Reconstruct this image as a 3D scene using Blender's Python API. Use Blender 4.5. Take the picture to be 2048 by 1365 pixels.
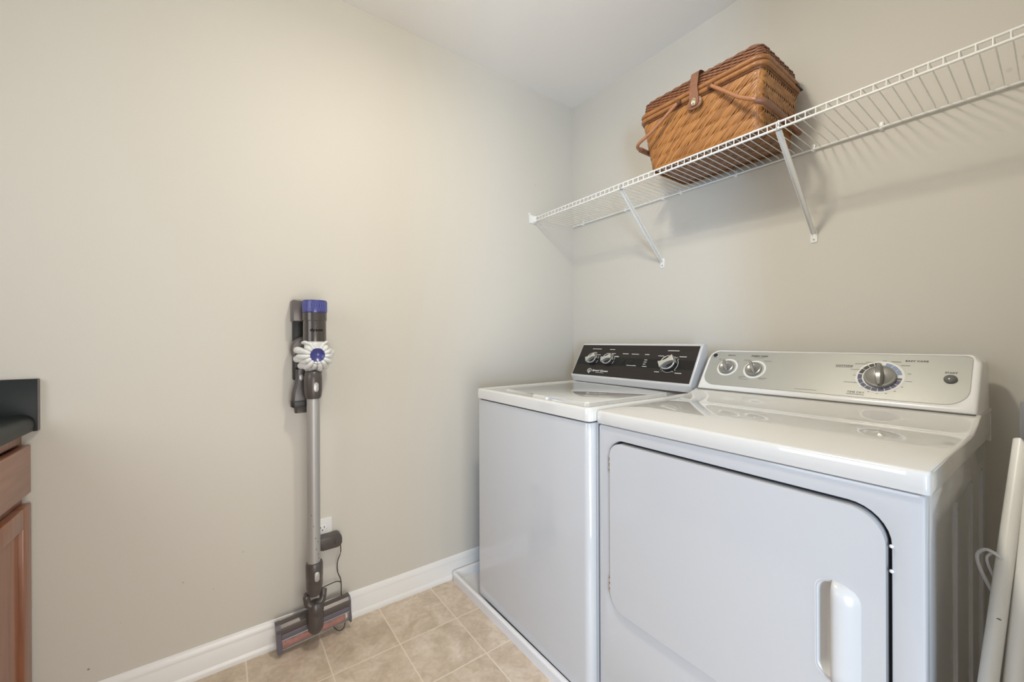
import bpy, bmesh, math, random
from mathutils import Vector, Matrix
random.seed(7)
S = bpy.context.scene
for o in list(bpy.data.objects): bpy.data.objects.remove(o)
COL = S.collection
PI = math.pi

# ---------------------------------------------------------------- camera
F = Vector((-0.80782853, 0.589417, -0.00081173)).normalized()
Rr = F.cross(Vector((0, 0, 1))).normalized()
Uu = Rr.cross(F)
roll = -0.0041
Xc = Rr * math.cos(roll) + Uu * math.sin(roll)
Yc = -Rr * math.sin(roll) + Uu * math.cos(roll)
cd = bpy.data.cameras.new('camera'); cam = bpy.data.objects.new('camera', cd); COL.objects.link(cam)
M = Matrix((Xc, Yc, -F)).transposed().to_4x4(); M.translation = Vector((1.7129, -1.7025, 1.1247))
cam.matrix_world = M
cd.sensor_width = 36; cd.lens = 803.95 / 2048 * 36; cd.clip_start = .02
S.camera = cam

# ---------------------------------------------------------------- world, lights, exposure
S.view_settings.view_transform = 'Standard'; S.view_settings.look = 'None'
S.view_settings.gamma = 1; S.view_settings.use_curve_mapping = False
S.view_settings.exposure = 0.24
W = bpy.data.worlds.new('world'); S.world = W; W.use_nodes = True
bg = W.node_tree.nodes['Background']; bg.inputs[0].default_value = (.75, .85, 1, 1); bg.inputs[1].default_value = .5

def area(name, loc, target, sx, sy, power, col):
    l = bpy.data.lights.new(name, 'AREA'); l.shape = 'RECTANGLE'; l.size = sx; l.size_y = sy
    l.energy = power; l.color = col
    o = bpy.data.objects.new(name, l); COL.objects.link(o); o.location = loc
    o.rotation_euler = (Vector(target) - Vector(loc)).to_track_quat('-Z', 'Y').to_euler()
    return o
# daylight through the window over the counter, and through the open doorway on the right
area('window_daylight', (1.00, -2.735, 1.55), (.9, 0, 1.0), .9, .95, 6, (.97, .97, 1.0))
area('doorway_light', (2.60, -1.60, .62), (0, -1.55, .35), .90, 1.05, 17, (1.0, .955, .89))
area('hallway_daylight', (3.47, -2.81, .95), (0, -.3, 1.0), .34, 1.0, 46, (.45, .68, 1.0))
CEIL_POWER = 9
CEIL_COL = (1.0, .925, .80)

H = 2.5; XR = 1.86; YB = -2.75

# ---------------------------------------------------------------- materials
def new_mat(name):
    m = bpy.data.materials.new(name); m.use_nodes = True
    return m, m.node_tree.nodes, m.node_tree.links, m.node_tree.nodes['Principled BSDF']
def mat(name, col, rough=.5, metal=0, coat=0, noise=0, nscale=40, bump=0, spec=.5):
    m, n, l, b = new_mat(name)
    b.inputs['Base Color'].default_value = (*col, 1); b.inputs['Roughness'].default_value = rough
    b.inputs['Metallic'].default_value = metal; b.inputs['Coat Weight'].default_value = coat
    b.inputs['Coat Roughness'].default_value = .06
    b.inputs['Specular IOR Level'].default_value = spec
    t = n.new('ShaderNodeTexCoord'); x = n.new('ShaderNodeTexNoise'); x.inputs['Scale'].default_value = nscale
    x.inputs['Detail'].default_value = 4; l.new(t.outputs['Object'], x.inputs['Vector'])
    if noise:
        r = n.new('ShaderNodeMixRGB'); r.inputs[0].default_value = 1
        cr = n.new('ShaderNodeValToRGB')
        cr.color_ramp.elements[0].position = .3; cr.color_ramp.elements[1].position = .7
        cr.color_ramp.elements[0].color = (*[c * (1 - noise) for c in col], 1)
        cr.color_ramp.elements[1].color = (*[min(1, c * (1 + noise)) for c in col], 1)
        l.new(x.outputs['Fac'], cr.inputs[0]); l.new(cr.outputs[0], b.inputs['Base Color'])
    if bump:
        bp = n.new('ShaderNodeBump'); bp.inputs['Strength'].default_value = bump; bp.inputs['Distance'].default_value = .002
        l.new(x.outputs['Fac'], bp.inputs['Height']); l.new(bp.outputs[0], b.inputs['Normal'])
    return m

def wall_mat(name, col, marks=()):
    m, n, l, b = new_mat(name)
    b.inputs['Roughness'].default_value = .55; b.inputs['Specular IOR Level'].default_value = .3
    g = n.new('ShaderNodeNewGeometry')
    x = n.new('ShaderNodeTexNoise'); x.inputs['Scale'].default_value = 260; x.inputs['Detail'].default_value = 3
    l.new(g.outputs['Position'], x.inputs['Vector'])
    bp = n.new('ShaderNodeBump'); bp.inputs['Strength'].default_value = .12; bp.inputs['Distance'].default_value = .001
    l.new(x.outputs['Fac'], bp.inputs['Height']); l.new(bp.outputs[0], b.inputs['Normal'])
    x2 = n.new('ShaderNodeTexNoise'); x2.inputs['Scale'].default_value = 90
    l.new(g.outputs['Position'], x2.inputs['Vector'])
    last = None
    for (px, py, pz, r, st) in marks:
        mp = n.new('ShaderNodeVectorMath'); mp.operation = 'DISTANCE'
        l.new(g.outputs['Position'], mp.inputs[0]); mp.inputs[1].default_value = (px, py, pz)
        ad = n.new('ShaderNodeMath'); ad.operation = 'MULTIPLY_ADD'; ad.inputs[1].default_value = r * 1.6
        l.new(x2.outputs['Fac'], ad.inputs[0]); l.new(mp.outputs['Value'], ad.inputs[2])
        mr = n.new('ShaderNodeMapRange'); mr.inputs[1].default_value = r * 1.3; mr.inputs[2].default_value = r * 2.1
        mr.inputs[3].default_value = st; mr.inputs[4].default_value = 0
        l.new(ad.outputs[0], mr.inputs[0])
        if last is None: last = mr
        else:
            mx = n.new('ShaderNodeMath'); mx.operation = 'MAXIMUM'
            l.new(last.outputs[0], mx.inputs[0]); l.new(mr.outputs[0], mx.inputs[1]); last = mx
    mix = n.new('ShaderNodeMixRGB'); mix.inputs[1].default_value = (*col, 1); mix.inputs[2].default_value = (.12, .09, .07, 1)
    mix.inputs[0].default_value = 0
    if last: l.new(last.outputs[0], mix.inputs[0])
    l.new(mix.outputs[0], b.inputs['Base Color'])
    return m

WALLC = (.605, .580, .520)
M_wallA = wall_mat('wall_paint_scuffed', WALLC, [(0, -2.02, .15, .0028, .75), (0, -1.80, .33, .003, .35), (0, -1.95, .26, .002, .3), (0, -1.635, .38, .004, .18), (0, -.29, 1.98, .005, .10), (0, -.22, 2.0, .004, .08), (0, -1.72, .28, .003, .2)])
M_wallB = wall_mat('wall_paint', WALLC, [(1.63, 0, 1.84, .006, .14), (1.655, 0, 1.862, .005, .14), (1.60, 0, 1.82, .005, .10)])
M_ceil = wall_mat('ceiling_paint', (.84, .82, .79))
M_trim = mat('trim_paint', (.78, .78, .765), .28)

def floor_mat():
    m, n, l, b = new_mat('vinyl_tile')
    g = n.new('ShaderNodeNewGeometry'); sp = n.new('ShaderNodeSeparateXYZ'); l.new(g.outputs['Position'], sp.inputs[0])
    def math_(op, a, b_=None, c=None):
        q = n.new('ShaderNodeMath'); q.operation = op
        for i, v in enumerate((a, b_, c)):
            if v is None: continue
            if isinstance(v, (int, float)): q.inputs[i].default_value = v
            else: l.new(v, q.inputs[i])
        return q.outputs[0]
    def line(c, off, per):
        a = math_('SUBTRACT', c, off - per * 20); a = math_('DIVIDE', a, per); a = math_('FRACT', a)
        a = math_('SUBTRACT', a, .5); a = math_('ABSOLUTE', a); a = math_('SUBTRACT', .5, a)
        a = math_('MULTIPLY', a, per)   # distance to the line
        return a
    dx = line(sp.outputs[0], .262, .2265); dy = line(sp.outputs[1], -.929, .2335)
    far = math_('LESS_THAN', sp.outputs[0], .12)
    dx = math_('ADD', dx, far)
    d = math_('MINIMUM', dx, dy)
    mr = n.new('ShaderNodeMapRange'); mr.inputs[1].default_value = .0012; mr.inputs[2].default_value = .0032
    mr.inputs[3].default_value = 1; mr.inputs[4].default_value = 0; l.new(d, mr.inputs[0])
    # tile id tint
    fx = math_('FLOOR', math_('DIVIDE', math_('SUBTRACT', sp.outputs[0], .262), .2265))
    fy = math_('FLOOR', math_('DIVIDE', math_('SUBTRACT', sp.outputs[1], -.929), .2335))
    cmb = n.new('ShaderNodeCombineXYZ'); l.new(fx, cmb.inputs[0]); l.new(fy, cmb.inputs[1])
    wn = n.new('ShaderNodeTexWhiteNoise'); l.new(cmb.outputs[0], wn.inputs['Vector'])
    sc = n.new('ShaderNodeVectorMath'); sc.operation = 'MULTIPLY_ADD'; sc.inputs[1].default_value = (7, 7, 7)
    l.new(wn.outputs['Color'], sc.inputs[0]); l.new(g.outputs['Position'], sc.inputs[2])
    n1 = n.new('ShaderNodeTexNoise'); n1.inputs['Scale'].default_value = 9; n1.inputs['Detail'].default_value = 9
    n1.inputs['Roughness'].default_value = .62; n1.inputs['Distortion'].default_value = .9
    l.new(sc.outputs[0], n1.inputs['Vector'])
    cr = n.new('ShaderNodeValToRGB'); e = cr.color_ramp.elements
    e[0].position = .30; e[0].color = (.50, .41, .305, 1); e[1].position = .72; e[1].color = (.74, .645, .545, 1)
    k = e.new(.5); k.color = (.63, .53, .415, 1)
    l.new(n1.outputs['Fac'], cr.inputs[0])
    n2 = n.new('ShaderNodeTexNoise'); n2.inputs['Scale'].default_value = 34; n2.inputs['Detail'].default_value = 8
    n2.inputs['Distortion'].default_value = 1.1
    l.new(sc.outputs[0], n2.inputs['Vector'])
    cr2 = n.new('ShaderNodeValToRGB'); e = cr2.color_ramp.elements
    e[0].position = .33; e[0].color = (.83, .80, .77, 1); e[1].position = .62; e[1].color = (1.04, 1.04, 1.04, 1)
    l.new(n2.outputs['Fac'], cr2.inputs[0])
    mu = n.new('ShaderNodeMixRGB'); mu.blend_type = 'MULTIPLY'; mu.inputs[0].default_value = .75
    l.new(cr.outputs[0], mu.inputs[1]); l.new(cr2.outputs[0], mu.inputs[2])
    gm = n.new('ShaderNodeMixRGB'); l.new(mr.outputs[0], gm.inputs[0]); l.new(mu.outputs[0], gm.inputs[1])
    gm.inputs[2].default_value = (.78, .68, .56, 1)
    l.new(gm.outputs[0], b.inputs['Base Color'])
    b.inputs['Roughness'].default_value = .34
    bp = n.new('ShaderNodeBump'); bp.inputs['Strength'].default_value = .35; bp.inputs['Distance'].default_value = .001; bp.invert = True
    l.new(mr.outputs[0], bp.inputs['Height']); l.new(bp.outputs[0], b.inputs['Normal'])
    return m
M_floor = floor_mat()

def wood_mat(name, c1, c2, axis='Z'):
    m, n, l, b = new_mat(name)
    t = n.new('ShaderNodeTexCoord'); mp = n.new('ShaderNodeMapping')
    mp.inputs['Scale'].default_value = (30, 30, 2.2) if axis == 'Z' else (2.2, 30, 30)
    l.new(t.outputs['Object'], mp.inputs['Vector'])
    x = n.new('ShaderNodeTexNoise'); x.inputs['Scale'].default_value = 1.6; x.inputs['Detail'].default_value = 7; x.inputs['Distortion'].default_value = .6
    l.new(mp.outputs[0], x.inputs['Vector'])
    cr = n.new('ShaderNodeValToRGB'); cr.color_ramp.elements[0].position = .3; cr.color_ramp.elements[1].position = .72
    cr.color_ramp.elements[0].color = (*c1, 1); cr.color_ramp.elements[1].color = (*c2, 1)
    l.new(x.outputs['Fac'], cr.inputs[0]); l.new(cr.outputs[0], b.inputs['Base Color'])
    b.inputs['Roughness'].default_value = .33; b.inputs['Coat Weight'].default_value = .25
    return m
M_wood = wood_mat('cherry_wood', (.20, .075, .04), (.33, .135, .07))
M_woodh = wood_mat('cherry_wood_horizontal', (.22, .085, .045), (.35, .145, .08), 'X')
M_counter = mat('dark_laminate', (.011, .015, .015), .42, spec=.3)
M_white = mat('white_enamel_dimmed', (.575, .583, .59), .12, coat=.5)  # enamel darkened in colour to offset the strong light on the fronts
M_whitetop = mat('white_enamel_lit_top', (.70, .695, .665), .045, coat=1, spec=.8)  # same enamel made paler, the brighter light on the tops put in colour
M_whiteplastic = mat('white_plastic', (.74, .74, .72), .22)
M_pan = mat('white_pan_plastic', (.82, .82, .83), .3)
M_shade = mat('gap_shade', (.03, .03, .035), .6)  # near-black sheets that stand in for shade between appliance parts
M_blackpanel = mat('black_brown_panel', (.024, .019, .016), .42, spec=.3)
M_blackband = mat('black_band', (.010, .010, .009), .4, spec=.3)
M_print = mat('white_print', (.72, .72, .68), .5)
M_darkprint = mat('dark_print', (.05, .045, .035), .5)
M_midprint = mat('grey_print', (.20, .19, .15), .5)
M_silverpanel = mat('silver_panel', (.375, .378, .345), .40, metal=.3)
M_silver = mat('brushed_silver', (.62, .61, .56), .35, metal=.7, noise=.12, nscale=300)
M_chrome = mat('chrome', (.75, .75, .74), .08, metal=1)
M_knob = mat('grey_knob', (.30, .295, .27), .25, metal=.4)
M_knobblack = mat('black_knob', (.02, .02, .022), .15)
M_navy = mat('navy_print', (.055, .058, .12), .45)
M_ltblue = mat('light_blue_print', (.20, .27, .42), .45)
M_olive = mat('black_print', (.025, .025, .015), .45)
M_wire = mat('white_vinyl_wire', (.80, .80, .77), .3)
M_screw = mat('screw_metal', (.35, .34, .33), .3, metal=1)
M_vac = mat('charcoal_plastic', (.075, .064, .060), .3)
M_vacdark = mat('black_plastic', (.018, .018, .018), .4)
M_vacmetal = mat('metallic_grey_plastic', (.12, .105, .10), .34, metal=.3)
M_bin = mat('smoky_bin', (.075, .064, .058), .16, metal=.25, coat=.4)
M_blue = mat('violet_blue_plastic', (.045, .05, .22), .3, coat=.4)
M_petal = mat('pale_grey_plastic', (.70, .71, .69), .3)
M_wand = mat('satin_aluminium', (.40, .395, .38), .42, metal=.35)
M_button = mat('button_grey', (.42, .42, .41), .3, metal=.3)
M_slate = mat('slate_plastic', (.13, .12, .15), .4)
M_red = mat('brush_red', (.42, .07, .04), .5, noise=.4, nscale=60)
M_brushgrey = mat('brush_grey', (.25, .22, .20), .6, noise=.3, nscale=60)
M_cord = mat('cord_rubber', (.045, .035, .03), .45)
M_leather = mat('brown_leather', (.22, .095, .05), .45, noise=.15, nscale=80, bump=.2)
M_brass = mat('aged_brass', (.62, .54, .38), .25, metal=1)
M_greyplastic = mat('grey_joint_plastic', (.22, .22, .23), .4)
M_rack = mat('cream_coated_tube', (.74, .73, .68), .35)
M_clear = mat('translucent_cord', (.62, .62, .62), .3)

def glass_mat():
    m, n, l, b = new_mat('clear_smoky_cover')
    b.inputs['Base Color'].default_value = (.80, .72, .68, 1); b.inputs['Roughness'].default_value = .08
    b.inputs['Alpha'].default_value = .25
    return m
M_cover = glass_mat()

def reed_mat(name, c1, c2, sc=60, ring=0):
    m, n, l, b = new_mat(name)
    t = n.new('ShaderNodeTexCoord')
    x = n.new('ShaderNodeTexNoise'); x.inputs['Scale'].default_value = sc; x.inputs['Detail'].default_value = 5
    l.new(t.outputs['Object'], x.inputs['Vector'])
    at = n.new('ShaderNodeAttribute'); at.attribute_name = 'tint'; at.attribute_type = 'GEOMETRY'
    ad = n.new('ShaderNodeMath'); ad.operation = 'MULTIPLY_ADD'; ad.inputs[1].default_value = .55
    l.new(at.outputs['Fac'], ad.inputs[0]); 
    m2 = n.new('ShaderNodeMath'); m2.operation = 'MULTIPLY'; m2.inputs[1].default_value = .5
    l.new(x.outputs['Fac'], m2.inputs[0]); l.new(m2.outputs[0], ad.inputs[2])
    cr = n.new('ShaderNodeValToRGB'); cr.color_ramp.elements[0].position = .1; cr.color_ramp.elements[1].position = .85
    cr.color_ramp.elements[0].color = (*c1, 1); cr.color_ramp.elements[1].color = (*c2, 1)
    l.new(ad.outputs[0], cr.inputs[0]); l.new(cr.outputs[0], b.inputs['Base Color'])
    b.inputs['Roughness'].default_value = .38; b.inputs['Coat Weight'].default_value = .15
    return m
M_splint = reed_mat('honey_splint', (.22, .082, .018), (.44, .195, .052))
M_splintb = reed_mat('brown_splint', (.13, .055, .02), (.30, .145, .06))
M_reed = reed_mat('red_brown_reed', (.075, .025, .010), (.27, .105, .042))
M_rim = reed_mat('wound_cane', (.17, .062, .018), (.40, .175, .055))
M_inner = mat('basket_inside', (.055, .02, .008), .8)

# ---------------------------------------------------------------- mesh helpers
def link(name, bm, m, parent=None, smooth=True, tint=None, angle=40):
    me = bpy.data.meshes.new(name)
    bmesh.ops.recalc_face_normals(bm, faces=bm.faces[:])
    bm.to_mesh(me); bm.free()
    ms = m if isinstance(m, (list, tuple)) else [m]
    for q in ms: me.materials.append(q)
    if smooth:
        me.polygons.foreach_set('use_smooth', [True] * len(me.polygons))
        try: me.set_sharp_from_angle(angle=math.radians(angle))
        except Exception: pass
    o = bpy.data.objects.new(name, me); COL.objects.link(o)
    if parent: o.parent = parent
    return o
def tag(o, label=None, cat=None, group=None, kind=None):
    if label: o['label'] = label
    if cat: o['category'] = cat
    if group: o['group'] = group
    if kind: o['kind'] = kind
    return o
def empty(name, loc, rz=0, label=None, cat=None, group=None):
    o = bpy.data.objects.new(name, None); COL.objects.link(o); o.location = loc; o.rotation_euler = (0, 0, rz)
    o.empty_display_size = .05
    return tag(o, label, cat, group)

def box(bm, x0, x1, y0, y1, z0, z1, bev=0, seg=2, mi=0):
    t = bmesh.new()
    vs = [t.verts.new((x, y, z)) for z in (z0, z1) for y in (y0, y1) for x in (x0, x1)]
    for f in ((0, 1, 3, 2), (4, 6, 7, 5), (0, 4, 5, 1), (2, 3, 7, 6), (0, 2, 6, 4), (1, 5, 7, 3)):
        t.faces.new([vs[i] for i in f])
    if bev: bmesh.ops.bevel(t, geom=t.edges[:], offset=bev, segments=seg, profile=.5, affect='EDGES')
    merge(bm, t, mi)
def merge(bm, t, mi=0, mtx=None):
    if mtx is not None: bmesh.ops.transform(t, matrix=mtx, verts=t.verts)
    mp = {}
    for v in t.verts: mp[v] = bm.verts.new(v.co)
    for f in t.faces:
        try:
            nf = bm.faces.new([mp[v] for v in f.verts]); nf.material_index = mi if mi else f.material_index
        except ValueError: pass
    t.free()
def rrect(x0, x1, z0, z1, r, seg=8):
    """outline of a rounded rectangle, counter-clockwise; r is one radius or four (bl, br, tr, tl)"""
    rs = r if isinstance(r, (list, tuple)) else (r,) * 4
    out = []
    for (cx, cz, a0, rr) in ((x0 + rs[0], z0 + rs[0], PI, rs[0]), (x1 - rs[1], z0 + rs[1], 1.5 * PI, rs[1]),
                             (x1 - rs[2], z1 - rs[2], 0, rs[2]), (x0 + rs[3], z1 - rs[3], .5 * PI, rs[3])):
        for k in range(seg + 1):
            a = a0 + k / seg * PI / 2
            out.append((cx + rr * math.cos(a), cz + rr * math.sin(a)))
    return out
def extr(bm, pts, h0, h1, frame=None, bev=0, seg=2, mi=0, bevboth=False):
    """extrude an outline (a,b) from h0 to h1; frame maps (a,b,h) to a point"""
    fr = frame or (lambda a, b, h: (a, b, h))
    t = bmesh.new()
    lo = [t.verts.new((a, b, h0)) for a, b in pts]; hi = [t.verts.new((a, b, h1)) for a, b in pts]
    t.faces.new(lo[::-1]); top = t.faces.new(hi); n = len(pts)
    for i in range(n): t.faces.new((lo[i], lo[(i + 1) % n], hi[(i + 1) % n], hi[i]))
    if bev:
        es = [e for e in top.edges]
        if bevboth:
            es = [e for e in t.edges if abs(e.verts[0].co.z - e.verts[1].co.z) < 1e-9]
        bmesh.ops.bevel(t, geom=es, offset=bev, segments=seg, profile=.5, affect='EDGES')
    for v in t.verts: v.co = Vector(fr(*v.co))
    merge(bm, t, mi)
def lathe(bm, prof, origin, axis, n=32, mi=0, ref=None):
    """prof: list of (radius, height along axis)"""
    ax = Vector(axis).normalized(); ref = Vector(ref) if ref else (Vector((0, 0, 1)) if abs(ax.z) < .9 else Vector((1, 0, 0)))
    e1 = ax.cross(ref).normalized(); e2 = ax.cross(e1); O = Vector(origin)
    rings = []
    for r, h in prof:
        if r < 1e-6: rings.append([bm.verts.new(O + ax * h)])
        else: rings.append([bm.verts.new(O + ax * h + (e1 * math.cos(2 * PI * k / n) + e2 * math.sin(2 * PI * k / n)) * r) for k in range(n)])
    for a, b in zip(rings, rings[1:]):
        for k in range(n):
            k2 = (k + 1) % n
            if len(a) == 1 and len(b) == 1: continue
            if len(a) == 1: f = bm.faces.new((a[0], b[k], b[k2]))
            elif len(b) == 1: f = bm.faces.new((a[k], b[0], a[k2]))
            else: f = bm.faces.new((a[k], b[k], b[k2], a[k2]))
            f.material_index = mi
def tube(bm, pts, r, n=8, closed=False, mi=0, flat=1.0, up=None, tintlay=None, tint=.5):
    """sweep a circle (radius r or list) along pts; flat squashes it along the reference direction"""
    P = [Vector(p) for p in pts]; N = len(P); rings = []
    upv = Vector(up) if up else Vector((0, 0, 1))
    for i in range(N):
        if closed: d = P[(i + 1) % N] - P[i - 1]
        else: d = P[min(i + 1, N - 1)] - P[max(i - 1, 0)]
        d.normalize()
        u = upv
        if abs(d.dot(u)) > .97: u = Vector((1, 0, 0)) if abs(d.x) < .9 else Vector((0, 1, 0))
        e1 = d.cross(u).normalized(); e2 = e1.cross(d)
        rr = r[i] if isinstance(r, (list, tuple)) else r
        rings.append([bm.verts.new(P[i] + e1 * math.cos(2 * PI * k / n) * rr + e2 * math.sin(2 * PI * k / n) * rr * flat) for k in range(n)])
    fs = []
    for i in range(N if closed else N - 1):
        a = rings[i]; b = rings[(i + 1) % N]
        for k in range(n): fs.append(bm.faces.new((a[k], a[(k + 1) % n], b[(k + 1) % n], b[k])))
    if not closed: fs.append(bm.faces.new(rings[0][::-1])); fs.append(bm.faces.new(rings[-1]))
    for f in fs:
        f.material_index = mi
        if tintlay is not None: f[tintlay] = tint
def smooth_path(pts, k=6):
    P = [Vector(p) for p in pts]; out = []
    for i in range(len(P) - 1):
        p0 = P[max(i - 1, 0)]; p1 = P[i]; p2 = P[i + 1]; p3 = P[min(i + 2, len(P) - 1)]
        for j in range(k):
            t = j / k
            out.append(.5 * ((2 * p1) + (-p0 + p2) * t + (2 * p0 - 5 * p1 + 4 * p2 - p3) * t * t + (-p0 + 3 * p1 - 3 * p2 + p3) * t ** 3))
    out.append(P[-1]); return out

def text_bm(s, w, h, bold=0, shear=0, depth=.0003):
    """lettering as a mesh fitted to width w and height h, origin at its lower-left corner"""
    cu = bpy.data.curves.new('lettering', 'FONT'); cu.body = s; cu.size = 1; cu.extrude = .01; cu.resolution_u = 3
    cu.offset = bold; cu.shear = shear
    ob = bpy.data.objects.new('lettering', cu); COL.objects.link(ob)
    bpy.context.view_layer.update()
    me = bpy.data.meshes.new_from_object(ob.evaluated_get(bpy.context.evaluated_depsgraph_get()))
    bpy.data.objects.remove(ob); bpy.data.curves.remove(cu)
    t = bmesh.new(); t.from_mesh(me); bpy.data.meshes.remove(me)
    xs = [v.co.x for v in t.verts]; ys = [v.co.y for v in t.verts]
    x0, x1, y0, y1 = min(xs), max(xs), min(ys), max(ys)
    for v in t.verts:
        v.co = Vector(((v.co.x - x0) / (x1 - x0) * w, (v.co.y - y0) / (y1 - y0) * h, (v.co.z + .01) / .02 * depth))
    return t
def put(bm, t, fr, a, b, h=0, mi=0):
    for v in t.verts: v.co = Vector(fr(v.co.x + a, v.co.y + b, v.co.z + h))
    merge(bm, t, mi)
def bar(bm, fr, a0, a1, b, th=.0022, h=.0003, mi=0, slope=0):
    pts = [(a0, b - th / 2), (a1, b - th / 2 + slope), (a1, b + th / 2 + slope), (a0, b + th / 2)]
    extr(bm, pts, 0, h, fr, mi=mi)
def ringarc(bm, fr, ca, cb, r0, r1, a0, a1, h=.0004, mi=0, n=None, ys=1.0):
    n = n or max(3, int(abs(a1 - a0) / 6))
    t = bmesh.new(); L = []
    for k in range(n + 1):
        a = math.radians(a0 + (a1 - a0) * k / n)
        L.append([t.verts.new(Vector(fr(ca + r * math.cos(a), cb + r * math.sin(a) * ys, hh))) for r, hh in ((r0, 0), (r0, h), (r1, h), (r1, 0))])
    for k in range(n):
        for j in range(3): t.faces.new((L[k][j], L[k + 1][j], L[k + 1][j + 1], L[k][j + 1]))
    for v4 in (L[0], L[-1]): t.faces.new(v4)
    merge(bm, t, mi)
def boolean(o, cutter_bm):
    me = bpy.data.meshes.new('cut'); bmesh.ops.recalc_face_normals(cutter_bm, faces=cutter_bm.faces[:]); cutter_bm.to_mesh(me); cutter_bm.free()
    c = bpy.data.objects.new('cut', me); COL.objects.link(c); c.parent = o.parent
    md = o.modifiers.new('b', 'BOOLEAN'); md.operation = 'DIFFERENCE'; md.object = c; md.solver = 'EXACT'
    bpy.context.view_layer.update()
    nm = bpy.data.meshes.new_from_object(o.evaluated_get(bpy.context.evaluated_depsgraph_get()))
    o.modifiers.clear(); old = o.data; o.data = nm; nm.name = o.name
    bpy.data.objects.remove(c); bpy.data.meshes.remove(me); bpy.data.meshes.remove(old)
    nm.polygons.foreach_set('use_smooth', [True] * len(nm.polygons)); nm.set_sharp_from_angle(angle=math.radians(35))

# ================================================================ THE ROOM
def struct(name, bm, m, smooth=False, parent=None):
    o = link(name, bm, m, parent, smooth)
    if not parent: tag(o, kind='structure')
    return o
b = bmesh.new(); box(b, -.12, XR + .12, YB - .12, .12, -.1, 0); struct('floor', b, M_floor)
b = bmesh.new(); box(b, -.12, XR + .12, YB - .12, .12, H, H + .1); struct('ceiling', b, M_ceil)
b = bmesh.new(); box(b, -.12, 0, YB - .12, .12, 0, H); struct('wall_left', b, M_wallA)
b = bmesh.new(); box(b, 0, XR + .12, 0, .12, 0, H); struct('wall_back', b, M_wallB)
# wall behind the camera with its window; wall on the right with the open doorway
b = bmesh.new()
box(b, 0, .5, YB - .12, YB, 0, H); box(b, 1.5, XR + .12, YB - .12, YB, 0, H)
box(b, .5, 1.5, YB - .12, YB, 0, 1.05); box(b, .5, 1.5, YB - .12, YB, 2.08, H); struct('wall_front', b, M_wallB)
b = bmesh.new()
box(b, XR, XR + .12, -1.00, .0, 0, H); box(b, XR, XR + .12, YB, -1.95, 0, H); box(b, XR, XR + .12, -1.95, -1.00, 2.08, H)
struct('wall_right', b, M_wallB)
b = bmesh.new()
for (x0, x1, z0, z1) in ((.44, .5, .99, 2.14), (1.5, 1.56, .99, 2.14), (.5, 1.5, .99, 1.05), (.5, 1.5, 2.08, 2.14)):
    box(b, x0, x1, YB, YB + .012, z0, z1, .003)
struct('window_1', b, M_trim)
b = bmesh.new()
for (y0, y1, z0, z1) in ((-2.01, -1.95, 0, 2.14), (-1.00, -.94, 0, 2.14), (-1.95, -1.00, 2.08, 2.14)):
    box(b, XR - .015, XR, y0, y1, z0, z1, .003)
struct('door_1', b, M_trim)

def baseboard(name, p0, p1, nrm):
    """moulded board with a rounded shoe at its foot, swept from p0 to p1"""
    prof = [(0, 0), (.016, 0), (.0165, .008), (.0155, .014), (.0135, .019), (.0115, .0215), (.0110, .024), (.0110, .074),
            (.0100, .076), (.0105, .079), (.0098, .084), (.0078, .092), (.0050, .098), (.0030, .1015), (0, .103)]
    b = bmesh.new(); p0 = Vector(p0); p1 = Vector(p1); nv = Vector(nrm)
    A = [b.verts.new(p0 + nv * a + Vector((0, 0, z))) for a, z in prof]
    B = [b.verts.new(p1 + nv * a + Vector((0, 0, z))) for a, z in prof]
    for i in range(len(prof) - 1): b.faces.new((A[i], B[i], B[i + 1], A[i + 1]))
    b.faces.new(A); b.faces.new(B[::-1])
    o = link(name, b, M_trim, None, True, angle=50); tag(o, kind='structure')
baseboard('baseboard_left', (0, -2.10, 0), (0, 0, 0), (1, 0, 0))
baseboard('baseboard_back', (.0, 0, 0), (XR, 0, 0), (0, -1, 0))
baseboard('baseboard_right', (XR, -.94, 0), (XR, 0, 0), (-1, 0, 0))

# ceiling lamp (above and behind the frame) with its own light
cl = empty('ceiling_lamp', (1.05, -1.20, H), 0, 'round white flush-mount lamp on the ceiling', 'ceiling light')
b = bmesh.new(); lathe(b, [(0, 0), (.15, 0), (.155, -.01), (.15, -.022), (.0, -.022)], (0, 0, 0), (0, 0, 1), 40); link('base', b, M_trim, cl)
m, n_, l_, bb = new_mat('lit_glass'); bb.inputs['Base Color'].default_value = (.9, .88, .82, 1)
bb.inputs['Emission Color'].default_value = (1, .9, .75, 1); bb.inputs['Emission Strength'].default_value = 2.5
b = bmesh.new(); lathe(b, [(.14, -.022), (.135, -.04), (.11, -.058), (.07, -.07), (.0, -.076)], (0, 0, 0), (0, 0, 1), 40); link('glass_shade', b, m, cl)
l = bpy.data.lights.new('lamp_light', 'POINT'); l.energy = CEIL_POWER; l.color = CEIL_COL; l.shadow_soft_size = .055
o = bpy.data.objects.new('lamp_light', l); COL.objects.link(o); o.location = (1.05, -1.20, 2.35)
l = bpy.data.lights.new('lamp_downlight', 'AREA'); l.shape = 'DISK'; l.size = .14; l.energy = 8; l.color = CEIL_COL
o = bpy.data.objects.new('lamp_downlight', l); COL.objects.link(o); o.location = (1.05, -1.20, 2.40)

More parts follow.
